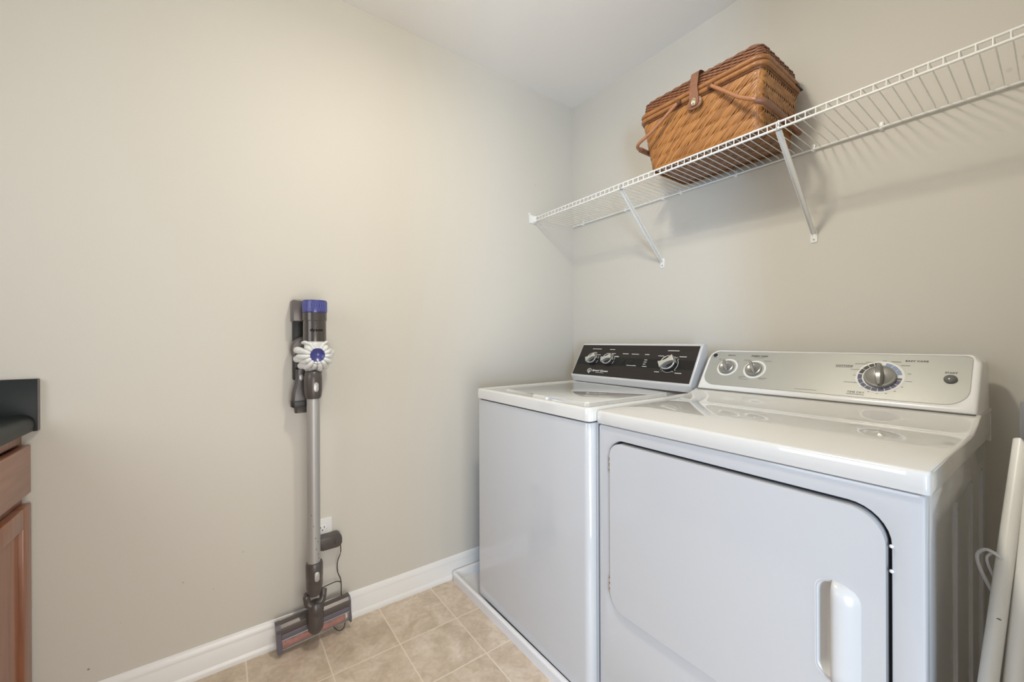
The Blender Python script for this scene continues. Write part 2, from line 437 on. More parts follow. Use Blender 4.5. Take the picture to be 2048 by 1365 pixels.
# ================================================================ WASHER
WO = (.2212, -.8007, 0); WA = -.0083; WW = .653
ws = empty('washing_machine', WO, WA, 'white top-loading washer with black control panel, standing in a shallow white pan', 'washing machine')
b = bmesh.new()
extr(b, rrect(0, WW, 0, .675, [.018, .022, .006, .006], 6), .042, .874, None, .003)
link('cabinet', b, M_white, ws)
b = bmesh.new(); extr(b, rrect(.008, WW - .008, .008, .66, .012, 4), .872, .879); link('top_gap', b, M_shade, ws, False)  # dark slab painted as the shade between cabinet and cover
b = bmesh.new()
for x in (.05, WW - .05):
    for y in (.05, .62): lathe(b, [(0, 0), (.02, 0), (.02, .012), (.012, .014), (.012, .04), (0, .04)], (x, y, .007), (0, 0, 1), 16)
# each foot its own part
b.free()
for x in (.05, WW - .05):
    for y in (.05, .62):
        b = bmesh.new(); lathe(b, [(0, 0), (.02, 0), (.02, .012), (.012, .014), (.012, .036), (0, .036)], (x, y, .007), (0, 0, 1), 16); link('foot', b, M_vacdark, ws)
# vertical seam between front panel and side panel
b = bmesh.new(); box(b, WW - .0006, WW + .0006, .030, .0325, .045, .873); link('side_seam', b, M_button, ws, False)
# cover: outer rim raised, centre slightly lower
def dish(bm, x0, x1, y0, y1, z0, z1, r, rim, drop, mi=0, seg=6):
    t = bmesh.new(); loops = []
    def loop(ins, z, rr):
        pts = rrect(x0 + ins, x1 - ins, y0 + ins, y1 - ins, [max(q - ins, .003) for q in rr], seg)
        loops.append([t.verts.new((p[0], p[1], z)) for p in pts])
    R4 = [r] * 4
    loop(.004, z0, R4); loop(.0, z0 + .002, R4); loop(0, z1 - .008, R4); loop(.0025, z1 - .0025, R4); loop(.008, z1, R4)
    if rim: loop(rim * .8, z1, R4); loop(rim, z1 - drop * .4, R4); loop(rim * 1.35, z1 - drop, R4)
    n = len(loops[0])
    for a, c in zip(loops, loops[1:]):
        for i in range(n): t.faces.new((a[i], a[(i + 1) % n], c[(i + 1) % n], c[i]))
    t.faces.new(loops[0][::-1]); t.faces.new(loops[-1]); merge(bm, t, mi)
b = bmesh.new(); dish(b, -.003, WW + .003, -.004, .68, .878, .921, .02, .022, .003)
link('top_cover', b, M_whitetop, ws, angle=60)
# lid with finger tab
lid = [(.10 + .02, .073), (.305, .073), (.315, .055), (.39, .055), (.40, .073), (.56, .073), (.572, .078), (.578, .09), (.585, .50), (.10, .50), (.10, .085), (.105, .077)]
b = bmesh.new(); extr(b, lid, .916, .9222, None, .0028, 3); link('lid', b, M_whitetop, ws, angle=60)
b = bmesh.new(); box(b, .36, .372, .655, .668, .0, .01); b.free()
b = bmesh.new(); lathe(b, [(0, 0), (.004, 0), (.003, .002), (0, .0025)], (.626, .11, .9205), (0, 0, 1), 12); link('bumper', b, M_button, ws)
# console
con = empty_parent = None
YB0, ZB0, YT0, ZT0 = .556, .954, .642, 1.10
def profile_box(bm, prof, x0, x1, bev=.004, mi=0):
    t = bmesh.new()
    A = [t.verts.new((x0, y, z)) for y, z in prof]; B = [t.verts.new((x1, y, z)) for y, z in prof]
    n = len(prof)
    t.faces.new(A[::-1]); t.faces.new(B)
    for i in range(n): t.faces.new((A[i], A[(i + 1) % n], B[(i + 1) % n], B[i]))
    if bev: bmesh.ops.bevel(t, geom=t.edges[:], offset=bev, segments=3, profile=.6, affect='EDGES', clamp_overlap=True)
    merge(bm, t, mi)
b = bmesh.new()
profile_box(b, [(.567, .920), (.553, .948), (.556, .954), (.6425, 1.101), (.655, 1.109), (.675, 1.103), (.68, 1.08), (.68, .920)], .004, WW - .001, .0035)
console = link('control_console', b, M_white, ws, angle=30)
def plane_frame(Yb, Zb, Yt, Zt, off=0.0):
    L = math.hypot(Yt - Yb, Zt - Zb); ty, tz = (Yt - Yb) / L, (Zt - Zb) / L
    ny, nz = -tz, ty       # outward normal towards the front
    return lambda a, c, h: (a, Yb + ty * c + ny * (h + off), Zb + tz * c + nz * (h + off))
wf = plane_frame(YB0, ZB0, YT0, ZT0, .0004)
b = bmesh.new(); extr(b, rrect(.010, .643, .002, .169, .002, 3), -.003, .0012, wf); 
pan_ = link('control_panel', b, M_blackpanel, console)
wf = plane_frame(YB0, ZB0, YT0, ZT0, .0017)
b = bmesh.new(); extr(b, rrect(.011, .642, .0605, .1015, .0005, 2), 0, .0003, wf); link('dark_band', b, M_blackband, console, False)
b = bmesh.new(); wf2 = plane_frame(YB0, ZB0, YT0, ZT0, .0021)
def flush_mark(nm='printed_label'):
    global b
    link(nm, b, M_print, console, False); b = bmesh.new()
for (a0, a1, t) in ((.0848, .1433, .1465), (.1967, .2271, .1453), (.1072, .1223, .1265), (.1356, .1503, .1142), (.1879, .2026, .1235), (.2171, .2402, .1235),
                    (.2817, .3145, .124), (.3319, .371, .1238), (.4029, .4254, .1235), (.4093, .4239, .0963), (.4098, .4241, .086), (.4092, .4212, .0758),
                    (.4086, .4308, .0648), (.508, .561, .1447), (.471, .4982, .1188), (.5694, .6006, .1178), (.4766, .5001, .0433), (.5708, .5998, .0432)):
    bar(b, wf2, a0, a1, t, .0026); flush_mark()
bar(b, wf2, .325, .3756, .0655, .0022); flush_mark()
bar(b, wf2, .2379, .2661, .1072, .0022); flush_mark(); bar(b, wf2, .242, .262, .110, .0016); flush_mark()
bar(b, wf2, .1605, .2094, .0183, .0016); flush_mark()
for (ca, cb, gaps) in ((.5355, .081, (45, 135, 225, 315)),):
    for k in range(4):
        ringarc(b, wf2, ca, cb, .0365, .0382, gaps[k] + 9, gaps[k] + 81, .0003)
    for g in gaps:
        for dg in (-8, 8):
            a = math.radians(g + dg); a2 = math.radians(g + dg * .8)
            p0 = (ca + .037 * math.cos(a), cb + .037 * math.sin(a)); p1 = (ca + .044 * math.cos(a2), cb + .044 * math.sin(a2))
            dx, dy = p1[0] - p0[0], p1[1] - p0[1]; L = math.hypot(dx, dy); nx, ny = -dy / L * .0007, dx / L * .0007
            extr(b, [(p0[0] - nx, p0[1] - ny), (p1[0] - nx, p1[1] - ny), (p1[0] + nx, p1[1] + ny), (p0[0] + nx, p0[1] + ny)], 0, .0003, wf2)
flush_mark('dial_ring')
for (ca, cb) in ((.114, .088), (.213, .088)):
    ringarc(b, wf2, ca, cb, .0315, .033, -35, -5, .0003); ringarc(b, wf2, ca, cb, .0315, .033, 8, 38, .0003); ringarc(b, wf2, ca, cb, .0315, .033, 52, 84, .0003); flush_mark('dial_ring')
# oval emblem and maker's lettering
ringarc(b, wf2, .1168, .0272, .0108, .0135, 0, 360, .0003, ys=.8); bar(b, wf2, .1155, .1205, .0165, .010)
ringarc(b, wf2, .1165, .0265, .0028, .005, 0, 360, .0003)
flush_mark('emblem')
put(b, text_bm('Speed Queen', .098, .0115, bold=.03, shear=.25), wf2, .1354, .0218)
link('lettering', b, M_print, console, False)
b = bmesh.new()
for a0 in (.285, .333):
    extr(b, rrect(a0, a0 + .022, .071, .093, .001, 2), 0, .0016, wf2, .0006)
    link('rocker_switch', b, M_blackband, console); b = bmesh.new()
b.free()
def sq_knob(name, ca, cb, rot, sc=1.0):
    L = math.hypot(YT0 - YB0, ZT0 - ZB0); ty, tz = (YT0 - YB0) / L, (ZT0 - ZB0) / L
    mt = Matrix(((1, 0, 0, ca), (0, ty, -tz, YB0 + ty * cb - tz * .002), (0, tz, ty, ZB0 + tz * cb + ty * .002), (0, 0, 0, 1)))
    rt = mt @ Matrix.Rotation(rot, 4, 'Z')
    kb = bmesh.new(); r = .0285 * sc; h = .026 * sc
    lathe(kb, [(0, 0), (r * 1.02, 0), (r * 1.02, .004), (r * .97, .006), (r * .95, h * .62), (r * .9, h * .66), (r * .6, h * .5), (0, h * .42)], (0, 0, 0), (0, 0, 1), 40)
    bmesh.ops.transform(kb, matrix=rt, verts=kb.verts)
    k = link('knob', kb, M_knobblack, console)
    rb = bmesh.new(); lathe(rb, [(r * .965, h * .5), (r * .985, h * .56), (r * .97, h * .66), (r * .90, h * .70), (r * .84, h * .66), (r * .86, h * .58)], (0, 0, 0), (0, 0, 1), 48)
    # hour-glass grip with a brushed cap
    pts = []
    for i in range(17):
        x = -r * .98 + i / 16 * 2 * r * .98; pts.append((x, -(.0062 + .0075 * (x / r) ** 2) * sc))
    pts = pts + [(x, -y) for x, y in pts[::-1]]
    extr(rb, pts, h * .2, h * 1.12, None, .0012)
    bmesh.ops.transform(rb, matrix=rt, verts=rb.verts)
    # children of the console's knob would be a fourth level, so the cap is a part of its own
    link('knob_grip', rb, M_silver, console)
sq_knob('knob', .114, .088, math.radians(32)); sq_knob('knob', .213, .088, math.radians(22)); sq_knob('knob', .5355, .081, math.radians(32), 1.15)

# drain pan
wp = empty('drain_pan', (.02, -.822, 0), 0, 'shallow white plastic drain pan on the floor under the washer', 'drip pan')
b = bmesh.new(); PX, PY = .858, .775; t = bmesh.new(); loops = []
for ins, z in ((.0, 0), (-.001, .030), (-.003, .038), (-.001, .0425), (.004, .044), (.012, .043), (.016, .039), (.020, .006), (.024, .004)):
    loops.append([t.verts.new((p[0], p[1], z)) for p in rrect(ins, PX - ins, ins, PY - ins, max(.02 - ins, .004), 5)])
n = len(loops[0])
for a, c in zip(loops, loops[1:]):
    for i in range(n): t.faces.new((a[i], a[(i + 1) % n], c[(i + 1) % n], c[i]))
t.faces.new(loops[0][::-1]); t.faces.new(loops[-1]); merge(b, t)
link('tray', b, M_pan, wp, angle=60)

# ================================================================ DRYER
DO = (.885, -.774, 0); DA = -.0193; DW = .698; DT = .9128; DL = .8745
dr = empty('clothes_dryer', DO, DA, 'white front-loading dryer with silver control panel, right of the washer', 'dryer')
# body shell behind the front panel, with pressed side panels
b = bmesh.new()
box(b, .002, DW - .002, .022, .70, .03, DL - .004, .002)
bodyo = link('cabinet', b, M_white, dr)
cut = bmesh.new()
for (y0, y1) in ((.09, .292), (.300, .482), (.490, .64)):
    t = bmesh.new(); extr(t, rrect(y0, y1, .10, .80, .012, 4), 0, .02, lambda a, c, h: (DW - .0055 + h, a, c)); merge(cut, t)
boolean(bodyo, cut)
for x in (.05, DW - .05):
    for y in (.06, .64):
        b = bmesh.new(); lathe(b, [(0, 0), (.022, 0), (.022, .01), (.012, .014), (.012, .034), (0, .034)], (x, y, 0), (0, 0, 1), 16); link('foot', b, M_vacdark, dr)
# front panel with door opening
fy = lambda a, c, h: (a, -h, c)
def ring_panel(bm, outer, inner, h0, h1, fr, bevi=.003, mi=0):
    t = bmesh.new(); n = len(outer); assert n == len(inner)
    cx = sum(p[0] for p in inner) / n; cz = sum(p[1] for p in inner) / n
    def lp(pts, h, ins=0, sgn=1):
        out = []
        for (a, c) in pts:
            da, dc = cx - a, cz - c
            out.append(t.verts.new((a + (ins if da > 0 else -ins) * sgn, c + (ins if dc > 0 else -ins) * sgn, h)))
        return out
    L = [lp(outer, h0), lp(outer, h1 - .004), lp(outer, h1 - .0012, .0012), lp(outer, h1, .004), lp(inner, h1, -bevi), lp(inner, h1 - bevi * .3, -bevi * .3), lp(inner, h1 - bevi), lp(inner, h0)]
    for a, c in zip(L, L[1:]):
        for i in range(n): t.faces.new((a[i], a[(i + 1) % n], c[(i + 1) % n], c[i]))
    for v in t.verts: v.co = Vector(fr(*v.co))
    merge(bm, t, mi)
Dx0, Dx1, Dz0, Dz1 = .047, .651, .345, .828
b = bmesh.new()
ring_panel(b, rrect(0, DW, .035, DL - .003, .006, 8), rrect(Dx0 - .004, Dx1 + .0055, Dz0 - .004, Dz1 + .0065, [.055, .06, .06, .045], 8), -.024, 0, fy, .004)
link('front_panel', b, M_white, dr, angle=35)
b = bmesh.new(); box(b, Dx0 - .02, Dx1 + .02, .0185, .0215, Dz0 - .02, Dz1 + .02); link('door_gap_shade', b, M_shade, dr, False)  # dark plate stands in for the shade inside the door recess
# door
b = bmesh.new(); extr(b, rrect(Dx0, Dx1, Dz0, Dz1, [.05, .055, .055, .04], 10), -.014, .007, fy, .007, 4)
door = link('door', b, M_white, dr, angle=50)
cut = bmesh.new()
extr(cut, rrect(.553, .600, .500, .676, [.02, .006, .006, .02], 6), -.010, .03, fy)
boolean(door, cut)
# handle: cupped pocket on the left, raised grip on the right
b = bmesh.new(); t = bmesh.new(); loops = []
for ins, h in ((-.003, .0072), (0, .0065), (.002, .003), (.010, -.006), (.014, -.008)):
    loops.append([t.verts.new(Vector(fy(p[0], p[1], h))) for p in rrect(.553 + ins, .600 - ins * .2, .500 + ins, .676 - ins, [.02, .006, .006, .02], 6)])
n = len(loops[0])
for a, c in zip(loops, loops[1:]):
    for i in range(n): t.faces.new((a[i], a[(i + 1) % n], c[(i + 1) % n], c[i]))
t.faces.new(loops[-1]); merge(b, t)
link('handle_pocket', b, M_whiteplastic, door, angle=60)
b = bmesh.new(); t = bmesh.new(); rows = []
Z0, Z1 = .492, .682
NZ = 24; prof = [(.578, -.004), (.577, .018), (.579, .024), (.585, .0265), (.593, .026), (.602, .022), (.611, .015), (.617, .009), (.619, .0065)]
for i in range(NZ + 1):
    f = i / NZ; z = Z0 + (Z1 - Z0) * f
    e = min(f, 1 - f) * (Z1 - Z0)
    k = min(1, math.sqrt(max(0, 1 - (1 - min(e / .028, 1)) ** 2)))
    row = []
    for (x, h) in prof:
        hh = .0065 + (h - .0065) * (.05 + .95 * k) if h > .0065 else h
        row.append(t.verts.new(Vector(fy(.577 + (x - .577) * (.30 + .70 * k), z, hh))))
    rows.append(row)
for a, c in zip(rows, rows[1:]):
    for i in range(len(prof) - 1): t.faces.new((a[i], a[i + 1], c[i + 1], c[i]))
t.faces.new(rows[0]); t.faces.new(rows[-1][::-1]); merge(b, t)
link('handle', b, mat('white_handle_dimmed', (.60, .60, .59), .22), door, angle=60)  # white plastic darkened in colour to offset the strong light on the grip
for z0, z1 in ((.737, .785), (.384, .433)):
    b = bmesh.new()
    for k in range(3):
        zz = z0 + (z1 - z0) * k / 3
        lathe(b, [(0, 0), (.0032, 0), (.0036, .001), (.0036, (z1 - z0) / 3 - .002), (.0032, (z1 - z0) / 3 - .001), (0, (z1 - z0) / 3 - .001)], (Dx0 - .003, -.003, zz), (0, 0, 1), 12)
    box(b, Dx0 - .0035, Dx0 - .0015, .001, .016, z0, z1)
    link('hinge', b, M_chrome, dr)
for z in (.775, .733):
    b = bmesh.new(); lathe(b, [(0, 0), (.0032, 0), (.0028, .002), (.0016, .0032), (0, .0034)], (Dx1 + .0062, -.0005, z), (0, -1, 0), 14); link('door_catch', b, M_whiteplastic, dr)
# dark sheet as the shade in the gap under the lid, and the lid, which sweeps up to the console
b = bmesh.new(); box(b, .006, DW - .006, .006, .68, DL - .006, DL + .004); link('top_gap', b, M_shade, dr, False)
b = bmesh.new()
lp_ = [(-.004, DL), (-.006, DL + .004), (-.006, DT - .007), (-.0035, DT - .002), (.003, DT), (.40, DT), (.43, DT + .0025), (.47, DT + .011), (.51, DT + .023), (.535, DT + .031), (.545, DT + .031), (.72, DT + .031), (.72, DL)]
t = bmesh.new(); xs = [-.006, -.0055, -.003, .003, .05, DW / 2, DW - .05, DW - .003, DW + .003, DW + .0055, DW + .006]
zi = [-.010, -.004, -.001, 0, 0, 0, 0, 0, -.001, -.004, -.010]
rows = []
for x, dz in zip(xs, zi):
    row = []
    for (y, z) in lp_:
        zz = z
        if y < .01: y += {-.010: .011, -.004: .0055, -.001: .0015}.get(dz, 0)
        if z > DT - .003: zz = z + dz * .5
        elif z > DT - .01: zz = z + dz * .3
        row.append(t.verts.new((x, y, zz)))
    rows.append(row)
for a, c in zip(rows, rows[1:]):
    for i in range(len(lp_)): t.faces.new((a[i], a[(i + 1) % len(lp_)], c[(i + 1) % len(lp_)], c[i]))
t.faces.new(rows[0]); t.faces.new(rows[-1][::-1]); merge(b, t)
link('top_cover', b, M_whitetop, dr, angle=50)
# console: rounded outline in the sloping plane, rim raised around a silver panel
YB1, ZB1, YT1, ZT1 = .53, .944, .63, 1.083
LL = math.hypot(YT1 - YB1, ZT1 - ZB1)
df = plane_frame(YB1, ZB1, YT1, ZT1, 0)
b = bmesh.new(); t = bmesh.new(); loops = []
def outl(ins, r): return rrect(.001 + ins, DW + .001 - ins, 0 + ins, .1745 - ins, [.006, .006, .030, r], 10)
OUT = outl(0, .06)
def lp3(pts, h, back=None):
    out = []
    for a, c in pts:
        x, y, z = df(a, c, h)
        if back is not None: y = back
        out.append(t.verts.new((x, y, z)))
    return out
loops.append(lp3(OUT, -.01, .72)); loops.append(lp3(OUT, -.008)); loops.append(lp3(outl(.0015, .048), -.003)); loops.append(lp3(outl(.005, .045), 0))
def inl(ins, r): return rrect(.012 + ins, .683 - ins, .022 + ins, .168 - ins, [.045 - ins, .045 - ins, .012, .03 - ins], 10)
loops.append(lp3(inl(-.004, .03), .0)); loops.append(lp3(inl(-.0015, .03), -.0008)); loops.append(lp3(inl(0, .03), -.003))
n = len(loops[0])
for a, c in zip(loops, loops[1:]):
    for i in range(n): t.faces.new((a[i], a[(i + 1) % n], c[(i + 1) % n], c[i]))
t.faces.new(loops[-1]); t.faces.new(loops[0][::-1]); merge(b, t)
dcon = link('control_console', b, M_whiteplastic, dr, angle=45)
b = bmesh.new(); box(b, .004, DW - .002, .5270, .536, .9439, .9449); link('console_seam', b, M_midprint, dr, False)
b = bmesh.new(); df1 = plane_frame(YB1, ZB1, YT1, ZT1, -.003)
extr(b, inl(.0002, .03), -.001, .0015, df1); link('control_panel', b, M_silverpanel, dcon, False)
d2 = plane_frame(YB1, ZB1, YT1, ZT1, -.0013)
def fl(m_=None, nm='lettering'):
    global b
    link(nm, b, m_ or M_darkprint, dcon, False); b = bmesh.new()
b = bmesh.new()
put(b, text_bm('SIGNAL', .0287, .0042, .02), d2, .0746, .1497); fl()
put(b, text_bm('FABRIC CARE', .0543, .0058, .035, .2), d2, .1569, .1488); fl()
put(b, text_bm('COTTONS', .0409, .0058, .02, .15), d2, .4071, .1228); bar(b, d2, .4071, .447, .1208, .0009); fl()
put(b, text_bm('EASY CARE', .0449, .0056, .02), d2, .5595, .1460); fl()
put(b, text_bm('TIME DRY', .0389, .0066, 0), d2, .4476, .0335); bar(b, d2, .4470, .4865, .0300, .0012); fl()
put(b, text_bm('START', .0224, .0050, .02), d2, .6369, .1134)
fl()
put(b, text_bm('OFF', .0085, .003), d2, .046, .1325); fl(M_midprint); put(b, text_bm('ON', .0068, .003), d2, .114, .1245); fl(M_midprint)
for (a0, a1, t_, th) in ((.1674, .2018, .1448, .0012), (.1367, .1584, .133, .0022), (.2031, .2272, .1315, .002), (.1366, .1596, .0625, .0018), (.1375, .15, .0585, .0011), (.1375, .1687, .053, .0012),
                         (.2015, .2264, .0617, .0022), (.2058, .2217, .0561, .0011), (.4753, .4946, .1405, .0016), (.4518, .4815, .134, .0016), (.512, .5209, .147, .0018), (.4443, .4663, .114, .0016),
                         (.4526, .4601, .0938, .0014), (.4347, .4672, .0695, .0014), (.4767, .4806, .053, .0020), (.4928, .4972, .042, .0022), (.5112, .5148, .0377, .0022), (.5298, .534, .0397, .0022),
                         (.5304, .551, .1445, .0020), (.5518, .5704, .1333, .0018), (.5678, .5749, .1068, .0014), (.5665, .579, .0829, .0013), (.5594, .5634, .064, .0018), (.5465, .5506, .0493, .0022), (.315, .3746, .0322, .0013)):
    bar(b, d2, a0, a1, t_, th); fl(M_midprint, 'small_print')
b.free()
# printed rings round the knobs
b = bmesh.new()
KC = [(.0865, .099, .0385), (.181, .0955, .0385), (.5115, .0925, .0525)]
for q in (0, 1):
    ringarc(b, d2, KC[q][0], KC[q][1], .030, .0365, 0, 360, .0003, n=60); link('printed_ring', b, M_print, dcon, False); b = bmesh.new()
ringarc(b, d2, KC[2][0], KC[2][1], .020, .0525, 0, 360, .0003, n=72)
link('printed_ring', b, M_print, dcon, False)
d3 = plane_frame(YB1, ZB1, YT1, ZT1, -.0009)
def dash_ring(m_, segs, r0=.038, r1=.0475):
    bb_ = bmesh.new()
    for a0, a1 in segs: ringarc(bb_, d3, KC[2][0], KC[2][1], r0, r1, a0, a1, .0003)
    return link('printed_scale', bb_, m_, dcon, False)
dash_ring(M_olive, [(96, 110), (112, 127), (129, 147), (149, 168)])
dash_ring(M_ltblue, [(12, 33), (35, 56), (58, 78)])
dash_ring(M_navy, [(-188, -166), (-164, -147), (-145, -128), (-126, -108), (-106, -89), (-87, -70), (-68, -51), (-49, -32), (-30, -13), (-11, -2)])
# badge
b = bmesh.new(); lathe(b, [(0, .0005), (.0085, .0005), (.0085, .003), (.010, .0035), (.0115, .003), (.012, 0)], df(.0290, .1490, -.0015), (0, -1, .72), 32); link('badge', b, [M_chrome], dcon)
b = bmesh.new(); lathe(b, [(0, .0036), (.008, .0036), (.008, .001)], df(.0290, .1490, -.0015), (0, -1, .72), 28); link('badge_face', b, M_knobblack, dcon)
def d_knob(ca, cb, r, h, rot, fin):
    ny, nz = -(ZT1 - ZB1) / LL, (YT1 - YB1) / LL
    ty, tz = (YT1 - YB1) / LL, (ZT1 - ZB1) / LL
    x, y, z = d2(ca, cb, .0002)
    mt = Matrix(((1, 0, 0, x), (0, ty, ny, y), (0, tz, nz, z), (0, 0, 0, 1))) @ Matrix.Rotation(rot, 4, 'Z')
    kb = bmesh.new()
    lathe(kb, [(0, 0), (r, 0), (r * .99, h * .28), (r * .95, h * .38), (r * .83, h * .43), (r * .78, h * .38), (0, h * .34)], (0, 0, 0), (0, 0, 1), 48)
    # finger fin
    t = bmesh.new(); rows = []
    for i in range(13):
        f = i / 12; xx = -r * .92 + f * 2 * r * .98
        w = r * (.16 + .10 * math.sin(PI * min(1, f * 1.05))) * (1 if f > .05 else .7)
        hh = h * (1.25 - .55 * abs(f - .45) ** 1.6 * 2.2)
        rows.append([t.verts.new((xx, yy, zz)) for yy, zz in ((-w, h * .4), (-w * .9, hh * .8), (-w * .5, hh), (w * .5, hh), (w * .9, hh * .8), (w, h * .4))])
    for a, c in zip(rows, rows[1:]):
        for i in range(5): t.faces.new((a[i], a[i + 1], c[i + 1], c[i]))
    t.faces.new(rows[0]); t.faces.new(rows[-1][::-1])
    merge(kb, t)
    bmesh.ops.transform(kb, matrix=mt, verts=kb.verts)
    link('knob', kb, M_knob, dcon, angle=40)
d_knob(.0845, .098, .0265, .020, math.radians(118), 0); d_knob(.1785, .0955, .0265, .020, math.radians(118), 0)
d_knob(.5135, .0910, .0355, .022, math.radians(97), 0)
x, y, z = d2(.6482, .096, 0)
b = bmesh.new(); lathe(b, [(.0125, 0), (.0123, .003), (.0105, .0058), (.006, .0078), (0, .0085)], (x, y, z), (0, -(ZT1 - ZB1), YT1 - YB1), 32); link('start_button', b, mat('dark_grey_button', (.13, .13, .12), .15), dcon)
# rear flange at the right, seen past the lid
b = bmesh.new(); box(b, DW - .004, DW + .0065, .69, .72, .86, .935, .003); link('rear_bracket', b, M_white, dr)

# ================================================================ WIRE SHELF
ZD = 1.800; SY = -.300; SX1 = 1.845
sh = empty('wire_shelf', (0, 0, ZD), 0, 'long white ventilated wire shelf on the wall above the washer and dryer', 'shelf')
Y0 = -.008
def rail(name, y, z, r=.0032):
    b = bmesh.new(); tube(b, [(.012, y, z), (SX1, y, z)], r, 10); link(name, b, M_wire, sh)
rail('front_rail', SY - .001, -.0015); rail('front_rail', SY - .003, -.0225, .0036); rail('back_rail', Y0 - .002, -.006, .0036)
b = bmesh.new()
P = [(0, Y0, -.004), (0, Y0 - .006, -.0008)] + [(0, y, 0) for y in (-.03, -.15, SY + .008)] + [(0, SY + .0005, -.0015), (0, SY - .0035, -.006), (0, SY - .004, -.022)]
tube(b, [(p[0], p[1], p[2] + .0022) for p in P], .00155, 6)
w0 = link('deck_wire', b, M_wire, sh); w0.location.x = .022
x = .022 + .0254
while x < SX1:
    c = w0.copy(); COL.objects.link(c); c.parent = sh; c.location.x = x; x += .0254
def brace(xp):
    b = bmesh.new()
    top = Vector((xp, SY + .004, -.026)); bot = Vector((xp, -.005, -.300)); d = (bot - top)
    # channel section swept from the front rail to the wall
    u = d.normalized(); side = Vector((1, 0, 0)); nrm = side.cross(u)
    def sec(p, w):
        q = [(-w, 0), (-w, .007), (-w + .0012, .007), (-w + .0012, .0012), (w - .0012, .0012), (w - .0012, .007), (w, .007), (w, 0)]
        return [b.verts.new(p + side * a + nrm * (-c)) for a, c in q]
    A = sec(top, .0078); Bv = sec(top + d * .5, .0078); Cv = sec(bot, .006)
    for s0, s1 in ((A, Bv), (Bv, Cv)):
        for i in range(8): b.faces.new((s0[i], s0[(i + 1) % 8], s1[(i + 1) % 8], s1[i]))
    b.faces.new(A); b.faces.new(Cv[::-1])
    br = link('support_brace', b, M_wire, sh, angle=30)
    b = bmesh.new(); extr(b, rrect(xp - .0105, xp + .0105, -.333, -.288, .005, 4), 0, .0035, lambda a, c, h: (a, -h, c), .001); link('foot_plate', b, M_wire, br)
    b = bmesh.new(); lathe(b, [(0, .0055), (.0022, .005), (.003, .0035)], (xp, 0, -.322), (0, -1, 0), 12); link('screw', b, M_screw, br)
    b = bmesh.new(); box(b, xp - .0045, xp + .0045, SY - .007, SY + .004, -.0285, -.0165, .0015); box(b, xp - .003, xp + .003, SY - .002, SY + .002, -.018, .004, .0008); link('hook', b, M_button, br)
for xp in (.594, 1.195): brace(xp)
def clip(xp, big=False):
    b = bmesh.new()
    lathe(b, [(0, .0145), (.004, .014), (.006, .011), (.0065, .0), (0, 0)], (xp, 0, -.008), (0, -1, 0), 16)
    extr(b, rrect(xp - .006, xp + .006, -.010, .014, .004, 3), 0, .005, lambda a, c, h: (a, -h, c), .001)
    c = link('wall_clip', b, M_wire, sh)
    b = bmesh.new(); lathe(b, [(0, .0062), (.002, .006), (.0025, .005)], (xp + .001, 0, .008), (0, -1, 0), 10); link('screw', b, M_screw, c)
for xp in (.084, .385, .60, .69, .93, 1.195, 1.375, 1.68): clip(xp)
b = bmesh.new(); box(b, 0, .020, SY - .012, SY + .004, -.030, .004, .003); box(b, 0, .004, SY - .034, SY + .010, -.034, .010, .0015)
lathe(b, [(0, .005), (.007, .0045), (.008, 0)], (0, SY - .030, .014), (1, 0, 0), 16)
eb = link('end_bracket', b, M_wire, sh)
b = bmesh.new(); lathe(b, [(0, .0062), (.0022, .006), (.0028, .0045)], (0, SY - .030, .014), (1, 0, 0), 10); link('screw', b, M_screw, eb)

# ================================================================ PICNIC BASKET
BZ = ZD + .0038
bk = empty('picnic_basket', (0, 0, BZ), 0, 'honey-brown woven wicker picnic basket with leather strap on the wire shelf', 'basket')
# body: bottom rectangle and top rectangle (x0,x1,y0,y1), local z 0..HB
BT = (.742, 1.142, -.298, -.050); TP = (.716, 1.160, -.322, -.036); HB = .185
def lerp(a, c, f): return a + (c - a) * f
def rect_at(f, grow=0):
    return [lerp(BT[0], TP[0], f) - grow, lerp(BT[1], TP[1], f) + grow, lerp(BT[2], TP[2], f) - grow, lerp(BT[3], TP[3], f) + grow]
# dark inner shell: its colour is the shade seen through the slits
b = bmesh.new(); loops = []
for f in (0, 1):
    r = rect_at(f, -.004); loops.append([b.verts.new((p[0], p[1], .004 + f * (HB + .04))) for p in rrect(r[0], r[1], r[2], r[3], .02, 5)])
n = len(loops[0])
for i in range(n): b.faces.new((loops[0][i], loops[0][(i + 1) % n], loops[1][(i + 1) % n], loops[1][i]))
b.faces.new(loops[0][::-1]); b.faces.new(loops[1]); link('inner_shade_shell', b, M_inner, bk)
# woven splints: each float is a small bowed strip lying on the wall of the basket
b = bmesh.new(); tl = b.faces.layers.float.new('tint')
def wall_point(face, s, f, h):
    """face 0 front,1 right,2 back,3 left; s 0..1 along, f 0..1 up, h outwards; corners are rounded"""
    x0, x1, y0, y1 = rect_at(f)
    if face == 0: p = Vector((lerp(x0, x1, s), y0, 0)); nn = Vector((0, -1, 0)); L = x1 - x0
    elif face == 1: p = Vector((x1, lerp(y0, y1, s), 0)); nn = Vector((1, 0, 0)); L = y1 - y0
    elif face == 2: p = Vector((lerp(x1, x0, s), y1, 0)); nn = Vector((0, 1, 0)); L = x1 - x0
    else: p = Vector((x0, lerp(y1, y0, s), 0)); nn = Vector((-1, 0, 0)); L = y1 - y0
    d = min(s, 1 - s) * L; rr = .022
    if d < rr:
        q = rr - d; back = rr - math.sqrt(max(0, rr * rr - q * q)); p -= nn * back
    p += nn * h; p.z = f * HB
    return p
